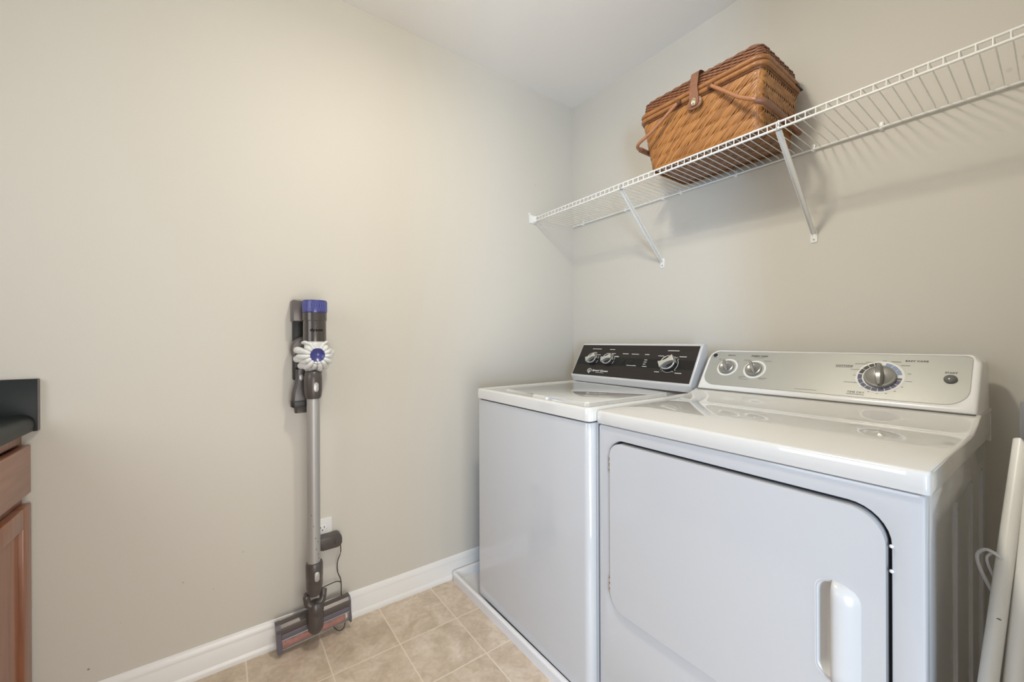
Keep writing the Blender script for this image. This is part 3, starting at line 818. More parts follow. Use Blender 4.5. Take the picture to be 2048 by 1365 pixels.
def float_strip(face, L, s0, z0, dirx, dz, w, tint):
    n = 8; rows = []
    for i in range(n + 1):
        f = i / n; cx = s0 + dirx * f; cz = z0 + dz * f
        bulge = .0002 + .0034 * math.sin(PI * f) + random.uniform(0, .0002)
        ww = w * (.42 + .62 * math.sin(PI * (.04 + .92 * f)) ** .7)
        ln = math.hypot(dirx, dz); px, pz = -dz / ln * ww / 2, dirx / ln * ww / 2
        row = []
        for (k, hh) in ((-1, -.0012), (-.5, 0), (.5, 0), (1, -.0012)):
            ax = (cx + px * k) / L; az = (cz + pz * k) / HB
            ax = min(max(ax, 0), 1); az = min(max(az, -.01), 1.03)
            row.append(b.verts.new(wall_point(face, ax, az, bulge + hh)))
        rows.append(row)
    for a, c in zip(rows, rows[1:]):
        for i in range(3):
            fa = b.faces.new((a[i], a[i + 1], c[i + 1], c[i])); fa[tl] = tint
for face, L in ((0, .43), (1, .27), (2, .43), (3, .27)):
    if face in (0, 2): rh, pitch, dx, dz, w0_ = .0350, .0138, .058, .046, .0090
    else: rh, pitch, dx, dz, w0_ = .0190, .0150, .030, .025, .0105
    nr = int(HB / rh) + 2
    for r in range(-2, nr):
        k = -7
        sgn = -1 if (face in (1, 3) and r % 2) else 1
        while k * pitch < L + .06:
            s0 = k * pitch + (r * .0045 if face in (0, 2) else (0 if sgn > 0 else dx)) + random.uniform(-.0006, .0006)
            w = w0_ * random.uniform(.93, 1.05)
            z0 = r * rh + random.uniform(-.0015, .0015)
            dd = dx * sgn
            mid = s0 + dd / 2
            if 0 < mid < L and z0 + dz > 0 and z0 < HB: float_strip(face, L, s0, z0, dd, dz, w, random.random())
            elif -.02 < mid < L + .02 and z0 + dz > 0 and z0 < HB: float_strip(face, L, min(max(s0, .0), L - .004), z0, .004, dz, w * .6, random.random())
            k += 1
link('woven_body', b, M_splint, bk, angle=70)
# base weave, seen through the shelf wires
b = bmesh.new(); tl = b.faces.layers.float.new('tint')
nx, ny = 27, 15
for j in range(ny):
    y = lerp(BT[2] + .012, BT[3] - .012, (j + .5) / ny); pts = []
    for i in range(nx * 4 + 1):
        xx = lerp(BT[0] + .006, BT[1] - .006, i / (nx * 4))
        pts.append((xx, y, .0036 + .0013 * math.sin(i / 4 * PI / 2 + j * PI / 2)))
    tube(b, pts, .0072, 6, flat=.16, tintlay=tl, tint=random.random())
for i in range(nx):
    xx = lerp(BT[0] + .01, BT[1] - .01, (i + .5) / nx)
    tube(b, [(xx, BT[2] + .008, .0042), (xx, BT[3] - .008, .0042)], .0055, 6, flat=.18, tintlay=tl, tint=random.random() * .6)
link('woven_base', b, M_splintb, bk, angle=70)
def ring_path(x0, x1, y0, y1, z, r, seg=8, dens=.006):
    pts = rrect(x0, x1, y0, y1, r, seg); out = []
    for i in range(len(pts)):
        a = Vector((*pts[i], z)); c = Vector((*pts[(i + 1) % len(pts)], z)); k = max(1, int((c - a).length / dens))
        for j in range(k): out.append(a.lerp(c, j / k))
    return out
def wound_ring(name, grow, z, r):
    b = bmesh.new(); tl_ = b.faces.layers.float.new('tint')
    P = ring_path(TP[0] - grow, TP[1] + grow, TP[2] - grow, TP[3] + grow, z, .03, dens=.0022)
    rr = [r * (1 + .05 * (i % 2)) for i in range(len(P))]
    tube(b, P, rr, 10, closed=True, tintlay=tl_)
    b.faces.ensure_lookup_table()
    for i, f in enumerate(b.faces):
        seg = i // 10; random.seed(seg // 5 + int(z * 9000)); f[tl_] = .35 + .35 * random.random()
    random.seed(11)
    return link(name, b, M_rim, bk, angle=80)
wound_ring('body_rim', .004, HB + .010, .0085)
b = bmesh.new(); tl_ = b.faces.layers.float.new('tint')
tube(b, ring_path(TP[0] - .003, TP[1] + .003, TP[2] - .003, TP[3] + .003, HB - .003, .03), .0035, 6, closed=True, tintlay=tl_, tint=.2); link('binding', b, M_reed, bk)
# lid: wound rim, stacked undulating reeds, reeded top
lidz = HB + .028
b = bmesh.new(); tl_ = b.faces.layers.float.new('tint')
P = ring_path(TP[0] - .004, TP[1] + .004, TP[2] - .004, TP[3] + .004, lidz, .03, dens=.0022)
tube(b, P, [.0085 * (1 + .05 * (i % 2)) for i in range(len(P))], 10, closed=True, tintlay=tl_)
b.faces.ensure_lookup_table()
for i, f in enumerate(b.faces): random.seed(i // 50 + 99); f[tl_] = .35 + .35 * random.random()
random.seed(5)
lidr = link('lid', b, M_rim, bk, angle=80)
b = bmesh.new(); tl_ = b.faces.layers.float.new('tint')
for k in range(10):
    z = lidz + .010 + k * .0050; ins = .0008 + .0006 * k + (.0035 if k > 7 else 0) * (k - 7)
    P = ring_path(TP[0] + ins, TP[1] - ins, TP[2] + ins, TP[3] - ins, z, .026, dens=.0045); cx = (TP[0] + TP[1]) / 2; cy = (TP[2] + TP[3]) / 2
    s = 0; Q = []
    for i, p in enumerate(P):
        if i: s += (P[i] - P[i - 1]).length
        d = Vector((p.x - cx, p.y - cy, 0)); d = Vector((1 if d.x > 0 else -1, 0, 0)) if abs(d.x) / (TP[1] - TP[0]) > abs(d.y) / (TP[3] - TP[2]) else Vector((0, 1 if d.y > 0 else -1, 0))
        Q.append(p + d * .0019 * math.sin(s / .019 * PI + (k % 2) * PI))
    tube(b, Q, .0023, 6, closed=True, tintlay=tl_, tint=random.random())
for j in range(30):
    y = lerp(TP[2] + .022, TP[3] - .022, j / 29)
    pts = [(lerp(TP[0] + .022, TP[1] - .022, i / 48), y, lidz + .055 + .006 * math.sin(PI * i / 48) + .0022 * math.sin(i * PI / 2 + j * PI)) for i in range(49)]
    tube(b, pts, .0045, 6, flat=.6, tintlay=tl_, tint=random.random())
link('lid_weave', b, M_reed, lidr, angle=80)
b = bmesh.new(); extr(b, rrect(TP[0] + .016, TP[1] - .016, TP[2] + .016, TP[3] - .016, .02, 5), lidz - .002, lidz + .045); link('lid_shade_shell', b, M_inner, lidr, False)  # dark block, shade behind the lid reeds put in as colour
# leather strap over the lid with turn clasp
b = bmesh.new(); xs_ = .943
path = [(TP[2] + .045, lidz + .071), (TP[2] + .014, lidz + .070), (TP[2] - .005, lidz + .058), (TP[2] - .011, lidz + .032), (TP[2] - .017, lidz + .006), (TP[2] - .0175, lidz - .018), (TP[2] - .0155, lidz - .045), (TP[2] - .0150, lidz - .062)]
SP = smooth_path([(0, p[0], p[1]) for p in path], 4)
N = len(SP); t = bmesh.new(); rows = []
for i, p in enumerate(SP):
    f = i / (N - 1); w = .0142 + (.003 * math.sin(PI * min(max((f - .62) / .38, 0), 1)) if f > .62 else 0)
    e = (1 - f) * .13
    if e < .014: w = .0165 * math.sqrt(max(.02, 1 - (1 - e / .014) ** 2))
    rows.append([t.verts.new((xs_ + a * w, p.y - h, p.z)) for a, h in ((-1, 0), (-1, .0022), (1, .0022), (1, 0))])
for a, c in zip(rows, rows[1:]):
    for i in range(4): t.faces.new((a[i], a[(i + 1) % 4], c[(i + 1) % 4], c[i]))
t.faces.new(rows[0]); t.faces.new(rows[-1][::-1]); merge(b, t)
strap = link('leather_strap', b, M_leather, bk, angle=40)
b = bmesh.new(); extr(b, rrect(xs_ - .027, xs_ + .027, lidz - .070, lidz - .030, .0195, 8), 0, .003, lambda a, c, h: (a, TP[2] - .0105 - h, c), .001); link('clasp_patch', b, M_leather, bk)
b = bmesh.new(); t = bmesh.new(); lathe(t, [(.0085, 0), (.0095, .002), (.008, .0032), (.0055, .0028), (.005, .0012), (0, .001)], (0, 0, 0), (0, -1, 0), 28); merge(b, t, 0, Matrix.Translation((xs_, TP[2] - .0174, lidz - .048)) @ Matrix.Diagonal((1.0, 1, 1.45, 1)))
extr(b, rrect(xs_ - .0018, xs_ + .0018, lidz - .0555, lidz - .0445, .0015, 3), .0, .0065, lambda a, c, h: (a, TP[2] - .0172 - h, c), .0008)
link('turn_clasp', b, M_brass, strap)
for dx in (-.021, .021):
    b = bmesh.new(); lathe(b, [(0, .003), (.002, .0025), (.003, 0)], (xs_ + dx, TP[2] - .0132, lidz - .048), (0, -1, 0), 12)
    link('rivet', b, M_brass, bk)
# two folding handles, wound cane arms and a leather-covered grip
M_cane = reed_mat('wound_handle_cane', (.24, .10, .045), (.44, .20, .09))
def b_handle(xh, sgn, dx, dz):
    xe = xh + sgn * dx; z0 = HB + .003; z1 = z0 - dz
    yf, yk = TP[2] - .022, TP[3] + .010
    yc = yf - (.030 if sgn > 0 else .016)
    b = bmesh.new(); tl_ = b.faces.layers.float.new('tint')
    def arm_pts(ya, yb, back):
        return smooth_path([(xh, ya, z0), (xh + sgn * dx * .3, lerp(ya, yb, .3), z0 - dz * .36), (xh + sgn * dx * .6, lerp(ya, yb, .7), z0 - dz * .72), (xe - sgn * .022, yb, z1 + dz * .04), (xe - sgn * (.004 if back > 0 else .016), yb + back * .014, z1 - dz * .03), (xe - sgn * (0 if back > 0 else .012), yb + back * .030, z1 - dz * .04)], 14)
    arm = arm_pts(yf + .002, yc, 1)
    tube(b, arm, [.0060 * (1 + .08 * (i % 2)) for i in range(len(arm))], 8, tintlay=tl_, tint=.45)
    h = link('handle', b, M_cane, bk, angle=80)
    arm2 = arm_pts(yk - .004, yk, -1); b = bmesh.new(); tl_ = b.faces.layers.float.new('tint')
    tube(b, arm2, [.0060 * (1 + .08 * (i % 2)) for i in range(len(arm2))], 8, tintlay=tl_, tint=.45)
    link('rear_arm', b, M_cane, h, angle=80)
    zz = z1 - dz * .04
    b = bmesh.new(); st = [Vector((xe - sgn * .020, yc + .001, z1 + .002)), Vector((xe - sgn * .004, yc + .015, zz + .001))] if sgn > 0 else []
    P = smooth_path(st + [Vector((xe, yc + .035, zz)), Vector((xe, yc + .10, zz)), Vector((xe - sgn * .006, yk - .08, zz)), Vector((xe - sgn * .012, yk - .02, zz + .002))], 4)
    tube(b, P, .0088, 12, flat=1.15)
    link('leather_grip', b, M_leather, h)
    for yy in (yf, yk):
        b = bmesh.new(); lathe(b, [(0, -.009), (.008, -.009), (.009, 0), (.008, .009), (0, .009)], (xh - sgn * .004, yy + .006 * (1 if yy < -.2 else -1), z0 + .002), (1, 0, 0), 12)
        link('hinge_loop', b, M_reed, h)
b_handle(.880, -1, .172, .094); b_handle(1.008, 1, .170, .134)
b = bmesh.new(); extr(b, rrect(1.150, 1.176, .03 + lidz - .046, .03 + lidz - .040, .002, 2), 0, .05, lambda a, c, h: (a, -.090 + h, c)); link('rear_hinge', b, M_vacdark, bk)

# ================================================================ CORDLESS VACUUM ON ITS DOCK
VX, VY = .105, -1.4255
vac = empty('cordless_vacuum', (VX, VY, .03), 0, 'upright cordless stick vacuum with blue top and silver wand hung on the left wall', 'vacuum cleaner')
Z = lambda z: z - .03
# bin and cap
b = bmesh.new(); lathe(b, [(0, 0), (.0385, 0), (.0385, .072), (.0385, .074), (.0405, .076), (.0405, .103), (.0385, .104), (0, .104)], (.0, .006, Z(1.125)), (0, 0, 1), 44); binp = link('dust_bin', b, M_bin, vac, angle=30)
b = bmesh.new(); lathe(b, [(.0375, 0), (.0405, 0), (.041, .003), (.041, .040), (.0395, .0445), (.030, .0455), (0, .0455)], (0, .006, Z(1.229)), (0, 0, 1), 44)
cap = link('filter_cap', b, M_blue, vac, angle=30)
b = bmesh.new()       # chevron ribs pressed into the cap
for k in range(15):
    for sg in (-1, 1):
        pts = []
        for i in range(6):
            a = (k - 7) * .2 + sg * i * .036; z = Z(1.234) + i * .0068
            pts.append((.0412 * math.cos(a), .006 + .0412 * math.sin(a), z))
        tube(b, pts, .0005, 4)
link('chevron_ribs', b, mat('pale_blue_plastic', (.16, .18, .46), .3), cap)
t = text_bm('dyson', .044, .0135, .02)
b = bmesh.new()
for v in t.verts:
    a = (v.co.x - .0225) / .0388; v.co = Vector((.0391 * math.cos(a) + v.co.z, .006 + .0391 * math.sin(a), Z(1.158) + v.co.y))
merge(b, t); link('lettering', b, mat('black_ink', (.004, .004, .004), .8, spec=.05), binp, False)
# cyclone cluster: petals round the blue hub, axis towards the room and slightly to its right
CY, CZ, CX = .008, Z(1.076), -.010
b = bmesh.new(); lathe(b, [(0, 0), (.034, 0), (.040, .02), (.034, .042), (.030, .050), (0, .050)], (CX - .01, CY, CZ), (1, 0, 0), 36)
lathe(b, [(.036, 0), (.0375, .012), (.030, .030), (0, .030)], (.0, .006, Z(1.128)), (0, 0, -1), 30)
cyc = link('cyclone_housing', b, M_petal, vac, angle=60)
def petal(a, x0, R1, fat, short=False):
    ca, sa = math.cos(a), math.sin(a)
    p = [(x0 + .046, CY + ca * .024, CZ + sa * .024), (x0 + .045, CY + ca * .034, CZ + sa * .034), (x0 + .036, CY + ca * (R1 * .84), CZ + sa * (R1 * .84)), (x0 + .018, CY + ca * R1, CZ + sa * R1), (x0 - .004, CY + ca * (R1 + .001), CZ + sa * (R1 + .001)), (x0 - .020, CY + ca * (R1 - .010), CZ + sa * (R1 - .010))]
    if short: p = p[:2] + [(x0 + .036, CY + ca * .040, CZ + sa * .040), (x0 + .02, CY + ca * .043, CZ + sa * .043)]
    pp = smooth_path(p, 5); N = len(pp)
    bb_ = bmesh.new(); tube(bb_, pp, [fat * (.35 + .65 * math.sin(PI * min(.62, .10 + .62 * i / (N - 1))) ** 1.1) * (1 if i < N - 4 else math.sqrt(max(.03, 1 - ((i - N + 4) / 4) ** 2))) for i in range(N)], 14)
    link('cyclone_petal', bb_, M_petal, cyc, angle=80)
for k in range(15):
    a = 2 * PI * k / 15 + .32
    if math.sin(a) > .80: continue
    petal(a, CX, .048 + .005 * (k % 2), .0098, math.sin(a) > .62)
for a in (PI * 1.08, PI * 1.24, PI * 1.40, PI * 1.56, PI * 1.72, PI * .90, .12): petal(a, CX - .022, .056, .013)
for sg in (-1, 1):
    bb_ = bmesh.new(); tube(bb_, smooth_path([(CX + .040, CY + sg * .012, CZ + .024), (CX + .040, CY + sg * .020, CZ + .038), (CX + .030, .006 + sg * .034, CZ + .046), (CX + .012, .006 + sg * .040, CZ + .044)], 5), .0055, 12); link('cyclone_petal', bb_, M_petal, cyc, angle=80)
b = bmesh.new(); lathe(b, [(.027, 0), (.027, .006), (.0235, .008)], (CX + .040, CY, CZ), (1, 0, 0), 36); link('hub_collar', b, M_petal, cyc)
b = bmesh.new(); lathe(b, [(.025, 0), (.0255, .009), (.0235, .0105), (.0205, .009), (.012, .002), (0, 0)], (CX + .040, CY, CZ), (1, 0, 0), 36); link('hub', b, M_blue, cyc)
# motor body and battery behind, towards the wall and to the left
b = bmesh.new(); lathe(b, [(0, -.03), (.046, -.03), (.05, -.02), (.05, .01), (.045, .018), (0, .018)], (-.05, -.016, Z(1.095)), (1, 0, 0), 36)
link('motor_housing', b, M_vacmetal, vac, angle=40)
b = bmesh.new(); box(b, -.078, -.040, -.020, .020, Z(.93), Z(1.08), .008); box(b, -.06, -.02, .012, .034, Z(.995), Z(1.06), .005); link('grip', b, M_vac, vac)
# collar below the cyclones with release button
b = bmesh.new(); lathe(b, [(0, .0), (.024, .0), (.0275, .008), (.030, .03), (.030, .075), (.027, .095), (.022, .1), (0, .1)], (0, .0, Z(.918)), (0, 0, 1), 36)
box(b, -.055, .0, -.016, .016, Z(.95), Z(1.02), .006)
col1 = link('upper_collar', b, M_vac, vac, angle=40)
b = bmesh.new(); extr(b, rrect(-.003, .012, Z(.944), Z(.978), .0072, 8), 0, .004, lambda a, c, h: (.0283 + h, a, c), .0015); link('release_button', b, M_button, col1)
b = bmesh.new(); lathe(b, [(0, 0), (.0215, 0), (.0215, Z(.92) - Z(.315)), (0, Z(.92) - Z(.315))], (0, 0, Z(.315)), (0, 0, 1), 40)
wand = link('wand', b, M_wand, vac, angle=30)
b = bmesh.new()
for (zz, a) in ((.46, -.2), (.415, .1), (.40, .5), (.375, .2), (.34, .62), (.50, -.5), (.355, .55)):
    t = bmesh.new(); extr(t, rrect(-.0009, .0009, -.0022, .0022, .0008, 3), 0, .0002)
    for v in t.verts:
        v.co = Vector(((.0216 + v.co.z) * math.cos(a + v.co.x / .0216), (.0216 + v.co.z) * math.sin(a + v.co.x / .0216), Z(zz) + v.co.y))
    merge(b, t)
link('scuff_marks', b, M_vacdark, wand, False)
b = bmesh.new(); lathe(b, [(0, 0), (.021, 0), (.025, .012), (.0275, .03), (.0278, .065), (.0285, .066), (.0285, .112), (.0255, .118), (.022, .119), (0, .119)], (0, .001, Z(.205)), (0, 0, 1), 36)
col2 = link('lower_collar', b, M_vac, vac, angle=35)
b = bmesh.new(); extr(b, rrect(-.003, .013, Z(.262), Z(.297), .0078, 8), 0, .004, lambda a, c, h: (.0268 + h, a, c), .0015); link('release_button', b, M_button, col2)
# swivel neck
b = bmesh.new(); 
for sg in (-1, 1):
    lathe(b, [(0, -.007), (.023, -.007), (.027, 0), (.023, .007), (0, .007)], (-.010, .003 + sg * .0270, Z(.186)), (0, 1, 0), 28)
tube(b, smooth_path([(-.002, -.026, Z(.205)), (.006, -.020, Z(.178)), (.010, 0, Z(.168)), (.006, .026, Z(.182)), (-.002, .032, Z(.212))], 5), .0115, 12)
lathe(b, [(0, 0), (.016, .0), (.0245, .012), (.0275, .03), (.027, .06), (.0255, .075), (.0275, .078), (.0265, .098), (.020, .11), (0, .112)], (.004, .004, Z(.068)), (0, 0, 1), 36)
link('swivel_neck', b, M_vac, vac, angle=40)
# floor head: seen from above, standing on edge against the skirting, slightly tilted
hd = empty('dummy', (0, 0, 0)); bpy.data.objects.remove(hd)
hm = Matrix.Translation((-.038, .010, Z(.072))) @ Matrix.Rotation(math.radians(3.6), 4, 'X')
def hlink(name, bm_, m_, parent): 
    bmesh.ops.transform(bm_, matrix=hm, verts=bm_.verts); return link(name, bm_, m_, parent, angle=35)
HW = .125
prof = [(-.028, .048), (-.010, .054), (.008, .053), (.017, .045), (.019, .034), (.014, .022), (.010, .015), (.006, -.004), (-.030, -.004)]   # (x, z) upper shell
b = bmesh.new(); A = [b.verts.new((x, -HW, z)) for x, z in prof]; B = [b.verts.new((x, HW, z)) for x, z in prof]
for i in range(len(prof)): b.faces.new((A[i], A[(i + 1) % len(prof)], B[(i + 1) % len(prof)], B[i]))
b.faces.new(A[::-1]); b.faces.new(B); head = hlink('floor_head', b, M_vacmetal, vac)
b = bmesh.new(); box(b, -.010, .0125, -HW + .014, HW - .004, -.002, .017, .002); hlink('slate_band', b, M_slate, head)
for s0, s1 in ((-HW - .001, -HW + .014), (HW - .006, HW + .001)):
    b = bmesh.new(); extr(b, [(-.031, -.052), (.008, -.050), (.014, -.030), (.012, 0), (.015, .020), (.019, .044), (.010, .055), (-.028, .050)], s0, s1, lambda a, c, h: (a, h, c)); hlink('end_cap', b, M_slate, head)
b = bmesh.new(); tube(b, [(-.010, -HW + .016, -.026), (-.010, -.012, -.026)], .0155, 14); hlink('brush_roll', b, M_red, head)
b = bmesh.new(); tube(b, [(-.010, .012, -.026), (-.010, HW - .02, -.026)], .0155, 14); hlink('brush_roll', b, M_red, head)
b = bmesh.new(); tube(b, [(-.010, -.012, -.026), (-.010, .012, -.026)], .0155, 14); hlink('brush_core', b, M_brushgrey, head)
b = bmesh.new()
cp = [(.010, -.003), (.011, -.015), (.009, -.034), (.000, -.046), (-.012, -.051), (-.030, -.052)]
A = [b.verts.new((x, -HW + .013, z)) for x, z in cp]; B = [b.verts.new((x, HW - .005, z)) for x, z in cp]
for i in range(len(cp) - 1): b.faces.new((A[i], A[i + 1], B[i + 1], B[i]))
bmesh.ops.solidify(b, geom=b.faces[:], thickness=.0012); hlink('clear_cover', b, M_cover, head)
b = bmesh.new(); box(b, .0095, .0115, -HW + .014, HW - .005, -.006, -.0025, .0008); box(b, -.030, -.010, -HW + .002, HW - .002, -.054, -.051, .001); hlink('cover_trim', b, M_button, head)

# wall dock
dk = empty('vacuum_dock', (0, -1.458, .98), 0, 'grey wall-mounted charging dock behind the vacuum', 'charging dock')
b = bmesh.new(); box(b, 0, .028, -.022, .022, 0, .292, .006); link('back_plate', b, M_vacdark, dk)
b = bmesh.new(); box(b, .0, .062, -.027, .024, .218, .298, .004, 3); link('cradle', b, M_vacmetal, dk)
b = bmesh.new(); box(b, .020, .048, -.012, .040, .10, .15, .006); link('contact_arm', b, M_vacdark, dk)
# brush tool parked on the dock
tl0 = empty('brush_tool', (.045, -1.462, .862), 0, 'small charcoal combination brush tool hanging below the vacuum dock', 'vacuum attachment')
b = bmesh.new(); t = bmesh.new(); loops = []
for (hw, hd_, z) in ((.020, .017, 0), (.022, .018, .018), (.030, .020, .022), (.031, .021, .048), (.031, .021, .056), (.029, .020, .075), (.021, .018, .105), (.016, .016, .125), (.016, .016, .16)):
    loops.append([t.verts.new((p[0], p[1], z)) for p in rrect(-hd_, hd_, -hw + .004, hw + .004, min(hw, hd_) * .55, 5)])
n = len(loops[0])
for a, c in zip(loops, loops[1:]):
    for i in range(n): t.faces.new((a[i], a[(i + 1) % n], c[(i + 1) % n], c[i]))
t.faces.new(loops[0][::-1]); t.faces.new(loops[-1]); merge(b, t); body_ = link('nozzle', b, M_vac, tl0, angle=40)
b = bmesh.new(); t = bmesh.new(); loops = []
for g, z in ((.0008, .023), (.0015, .026), (.0015, .043), (.0008, .046)):
    loops.append([t.verts.new((p[0], p[1], z)) for p in rrect(-.021 - g, .021 + g, -.027 - g, .035 + g, .012, 5)])
for a, c in zip(loops, loops[1:]):
    for i in range(len(a)): t.faces.new((a[i], a[(i + 1) % len(a)], c[(i + 1) % len(a)], c[i]))
t.faces.new(loops[0][::-1]); t.faces.new(loops[-1]); merge(b, t); link('bristle_band', b, M_vacdark, tl0, angle=40)
b = bmesh.new(); extr(b, rrect(-.002, .010, .120, .142, .005, 5), 0, .005, lambda a, c, h: (.0155 + h, a, c), .0015); link('latch_button', b, M_button, tl0)

# outlet, adapter with its cord
ot = empty('wall_outlet', (0, -1.378, .373), 0, 'white duplex wall outlet low on the left wall beside the vacuum wand', 'outlet')
b = bmesh.new(); extr(b, rrect(-.035, .035, -.0575, .0575, .004, 4), 0, .0055, lambda a, c, h: (h, a, c), .002); link('cover_plate', b, M_whiteplastic, ot)
for dz in (.0205, -.0205):
    b = bmesh.new(); extr(b, rrect(-.0165, .0165, dz - .0145, dz + .0145, .010, 6), .004, .0072, lambda a, c, h: (h, a, c), .0006); rc = link('receptacle', b, M_whiteplastic, ot)
    b = bmesh.new()
    for yy in (-.0065, .0065): box(b, .0068, .0076, yy - .0010, yy + .0010, dz + .0005, dz + .0085)
    lathe(b, [(0, .0076), (.0024, .0076), (.0024, .0068)], (0, 0, dz - .0065), (1, 0, 0), 12); link('slots', b, M_vacdark, rc, False)
ad = empty('power_adapter', (.0075, -1.361, .352), 0, 'dark brown vacuum charger plugged into the wall outlet with a thin cord', 'charger')
b = bmesh.new(); extr(b, rrect(-.037, .047, -.030, .020, [.013, .013, .016, .010], 6), 0, .036, lambda a, c, h: (h, a, c + .0), .005, 3); link('housing', b, M_vac, ad)
b = bmesh.new(); bar(b, lambda a, c, h: (.0361 + h, a, c), .018, .0195, -.008, .016); bar(b, lambda a, c, h: (.0361 + h, a, c), .022, .0235, -.008, .016); link('marking', b, M_vacdark, ad, False)
b = bmesh.new()
cp_ = [(.022, .040, -.010), (.026, .043, -.030), (.024, .044, -.06), (.018, .033, -.10), (.016, .035, -.14), (.018, .046, -.175), (.020, .047, -.235), (.020, .054, -.275), (.040, .056, -.318), (.060, .046, -.337), (.066, .026, -.338), (.050, .008, -.318), (.030, .004, -.29)]
tube(b, smooth_path(cp_, 6), .0019, 8)
tube(b, smooth_path([(.018, .047, -.182), (.020, .030, -.172), (.024, .000, -.172), (.026, -.040, -.178), (.026, -.075, -.19)], 6), .0019, 8)
link('cord', b, M_cord, ad)

# ================================================================ CABINET AND COUNTERTOP AT THE LEFT
cb = empty('base_cabinet', (0, -2.148, 0), 0, 'cherry-stained base cabinet with drawer and recessed-panel door at the left edge', 'cabinet')
CW = .62
b = bmesh.new(); box(b, 0, CW, -.59, -.02, .10, .885); box(b, .0, CW, -.53, -.075, 0, .10); link('carcass', b, M_wood, cb, False)
b = bmesh.new(); box(b, 0, .022, -.02, 0, .10, .885); box(b, CW - .022, CW, -.02, 0, .10, .885); box(b, .022, CW - .022, -.02, 0, .845, .885); box(b, .022, CW - .022, -.02, 0, .675, .708); box(b, .022, CW - .022, -.02, 0, .10, .13)
link('face_frame', b, M_wood, cb, False)
b = bmesh.new(); box(b, .010, CW - .010, 0, .020, .706, .840, .003); link('drawer', b, M_woodh, cb)
b = bmesh.new()
x0, x1, z0, z1, fw = .010, CW / 2 - .002, .115, .677, .055
for (xa, xb) in ((.010, CW / 2 - .002), (CW / 2 + .002, CW - .010)):
    b = bmesh.new()
    box(b, xa, xa + fw, 0, .020, z0, z1, .002); box(b, xb - fw, xb, 0, .020, z0, z1, .002)
    box(b, xa + fw, xb - fw, 0, .020, z0, z0 + fw, .002); box(b, xa + fw, xb - fw, 0, .020, z1 - fw, z1, .002)
    d = link('door', b, M_wood, cb)
    b = bmesh.new(); box(b, xa + fw - .002, xb - fw + .002, .002, .011, z0 + fw - .002, z1 - fw + .002); link('centre_panel', b, M_wood, d, False)
ct = empty('countertop', (0, -2.148, .886), 0, 'dark laminate countertop with rounded front edge and side splash on the cherry cabinet', 'countertop')
b = bmesh.new()
prof = [(-.60, .0), (.006, .0), (.010, -.008), (.025, -.0085), (.0295, -.004), (.0305, .006), (.030, .018), (.0265, .028), (.019, .0355), (.009, .0385), (-.60, .0385)]
A = [b.verts.new((.020, y, z)) for y, z in prof]; B = [b.verts.new((1.85, y, z)) for y, z in prof]
for i in range(len(prof)): b.faces.new((A[i], A[(i + 1) % len(prof)], B[(i + 1) % len(prof)], B[i]))
b.faces.new(A[::-1]); b.faces.new(B); link('worktop', b, M_counter, ct, angle=40)
b = bmesh.new(); box(b, .0, .0195, -.60, .0345, -.009, .137, .0015); link('side_splash', b, M_counter, ct)
b = bmesh.new(); box(b, .0, .0192, .0345, .0352, -.008, .136); link('splash_edge', b, mat('lighter_laminate_edge', (.10, .09, .09), .35), ct)  # end face of the splash, lighter than the rest of the laminate
# rest of the counter run (out of view) stands on two more cabinets' carcass
c2 = empty('base_cabinet', (.62, -2.148, 0), 0, 'long cherry-stained base cabinet run beyond the left edge of the picture', 'cabinet')
b = bmesh.new(); box(b, 0.001, 1.23, -.59, -.02, .10, .885); box(b, .0, 1.23, -.53, -.075, 0, .10); link('carcass', b, M_wood, c2, False)
for k in range(2):
    b = bmesh.new(); box(b, .01 + k * .615, .605 + k * .615, -.02, 0, .115, .84, .003); link('door', b, M_wood, c2)

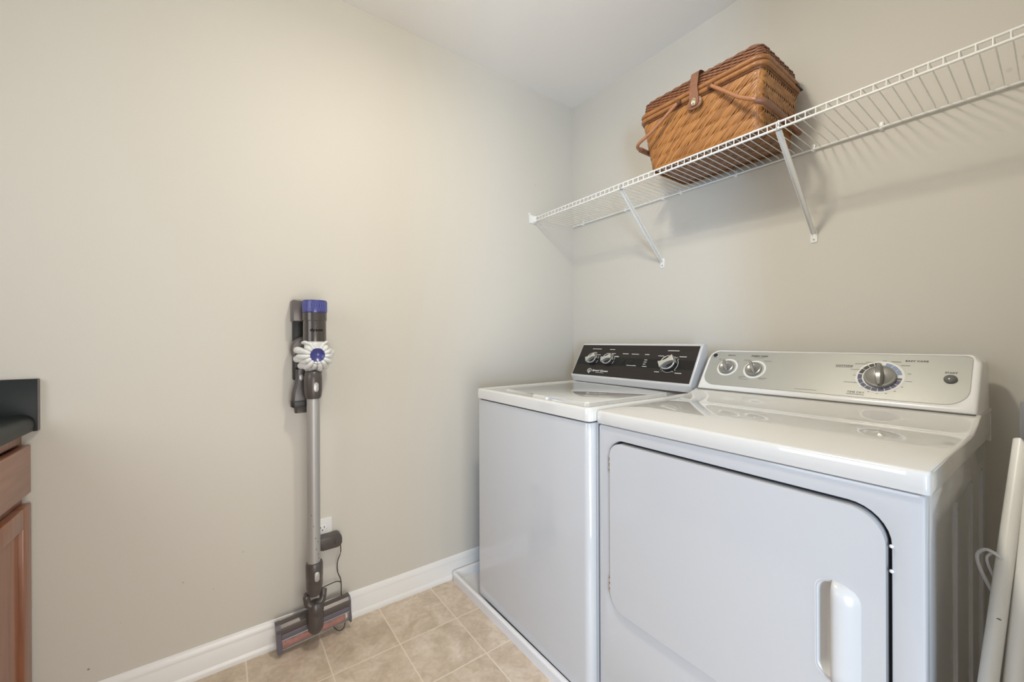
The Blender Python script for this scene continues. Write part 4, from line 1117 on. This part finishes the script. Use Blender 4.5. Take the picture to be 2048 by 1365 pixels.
# ================================================================ FOLDED RACK AT THE RIGHT EDGE
rk = empty('folding_rack', (1.60, -1.07, 0), 0, 'folded white tubular rack with grey joint leaning in the gap right of the dryer', 'drying rack')
def RP(p): return Vector(p) - Vector((1.60, -1.07, 0))
A0 = Vector((1.6405, -.70, .567)); A1 = Vector((1.6665, -.45, .934))
def leg(p0, p1, r, z_lo, z_hi, name='leg'):
    d = (p1 - p0) / (p1.z - p0.z); a = p0 + d * (z_lo - p0.z); c = p0 + d * (z_hi - p0.z)
    b = bmesh.new(); tube(b, [RP(a), RP(a.lerp(c, .5)), RP(c)], r, 16, up=(1, 0, 0)); return link(name, b, M_rack, rk)
leg(A0, A1, .0112, .012, .928)
B0_ = Vector((1.6680, -.68, .575)); B1_ = Vector((1.6855, -.45, .934)); leg(B0_, B1_, .0135, .012, 1.53)
C0_ = Vector((1.700, -.70, .575)); C1_ = Vector((1.712, -.45, .934)); leg(C0_, C1_, .0125, .012, .945)
b = bmesh.new()
d = (B1_ - B0_).normalized()
def at(p, q, z): return p + (q - p) / (q.z - p.z) * (z - p.z)
for z0_, z1_, r_ in ((.925, 1.000, .0185),):
    tube(b, [RP(at(B0_, B1_, z0_)), RP(at(B0_, B1_, z0_ + .004)), RP(at(B0_, B1_, z1_))], [.017, .019, .019], 18, up=(1, 0, 0))
box(b, *[v for v in (RP((1.664, 0, 0)).x, RP((1.728, 0, 0)).x, RP((0, -.474, 0)).y, RP((0, -.418, 0)).y, .932, 1.006)], .006)
jn = link('joint', b, M_greyplastic, rk)
for (p, q) in ((A0, A1), (B0_, B1_), (C0_, C1_)):
    b = bmesh.new(); tube(b, [RP(at(p, q, .0)) + Vector((0, 0, .002)), RP(at(p, q, .03))], .0155, 14, up=(1, 0, 0)); link('rubber_foot', b, M_greyplastic, rk)
b = bmesh.new(); c_ = at(A0, A1, .72)
tube(b, smooth_path([RP(c_ + Vector(v)) for v in ((.004, .0, .014), (-.018, .006, .026), (-.031, .010, .012), (-.028, .010, -.012), (-.014, .006, -.045), (.002, 0, -.070))], 6), .0028, 8, up=(0, 1, 0))
tube(b, smooth_path([RP(c_ + Vector(v)) for v in ((.002, .006, .022), (-.012, .010, .022), (-.020, .012, .006), (-.010, .010, -.026), (.004, .004, -.05))], 6), .0022, 8, up=(0, 1, 0))
link('cord_loop', b, M_clear, rk)
b = bmesh.new(); c_ = at(A0, A1, .655)
lathe(b, [(0, .0006), (.003, .0006), (.003, 0)], RP(c_) + Vector((.002, -.0115, 0)), (0, -1, -.6), 10); link('rivet', b, M_vacdark, rk)
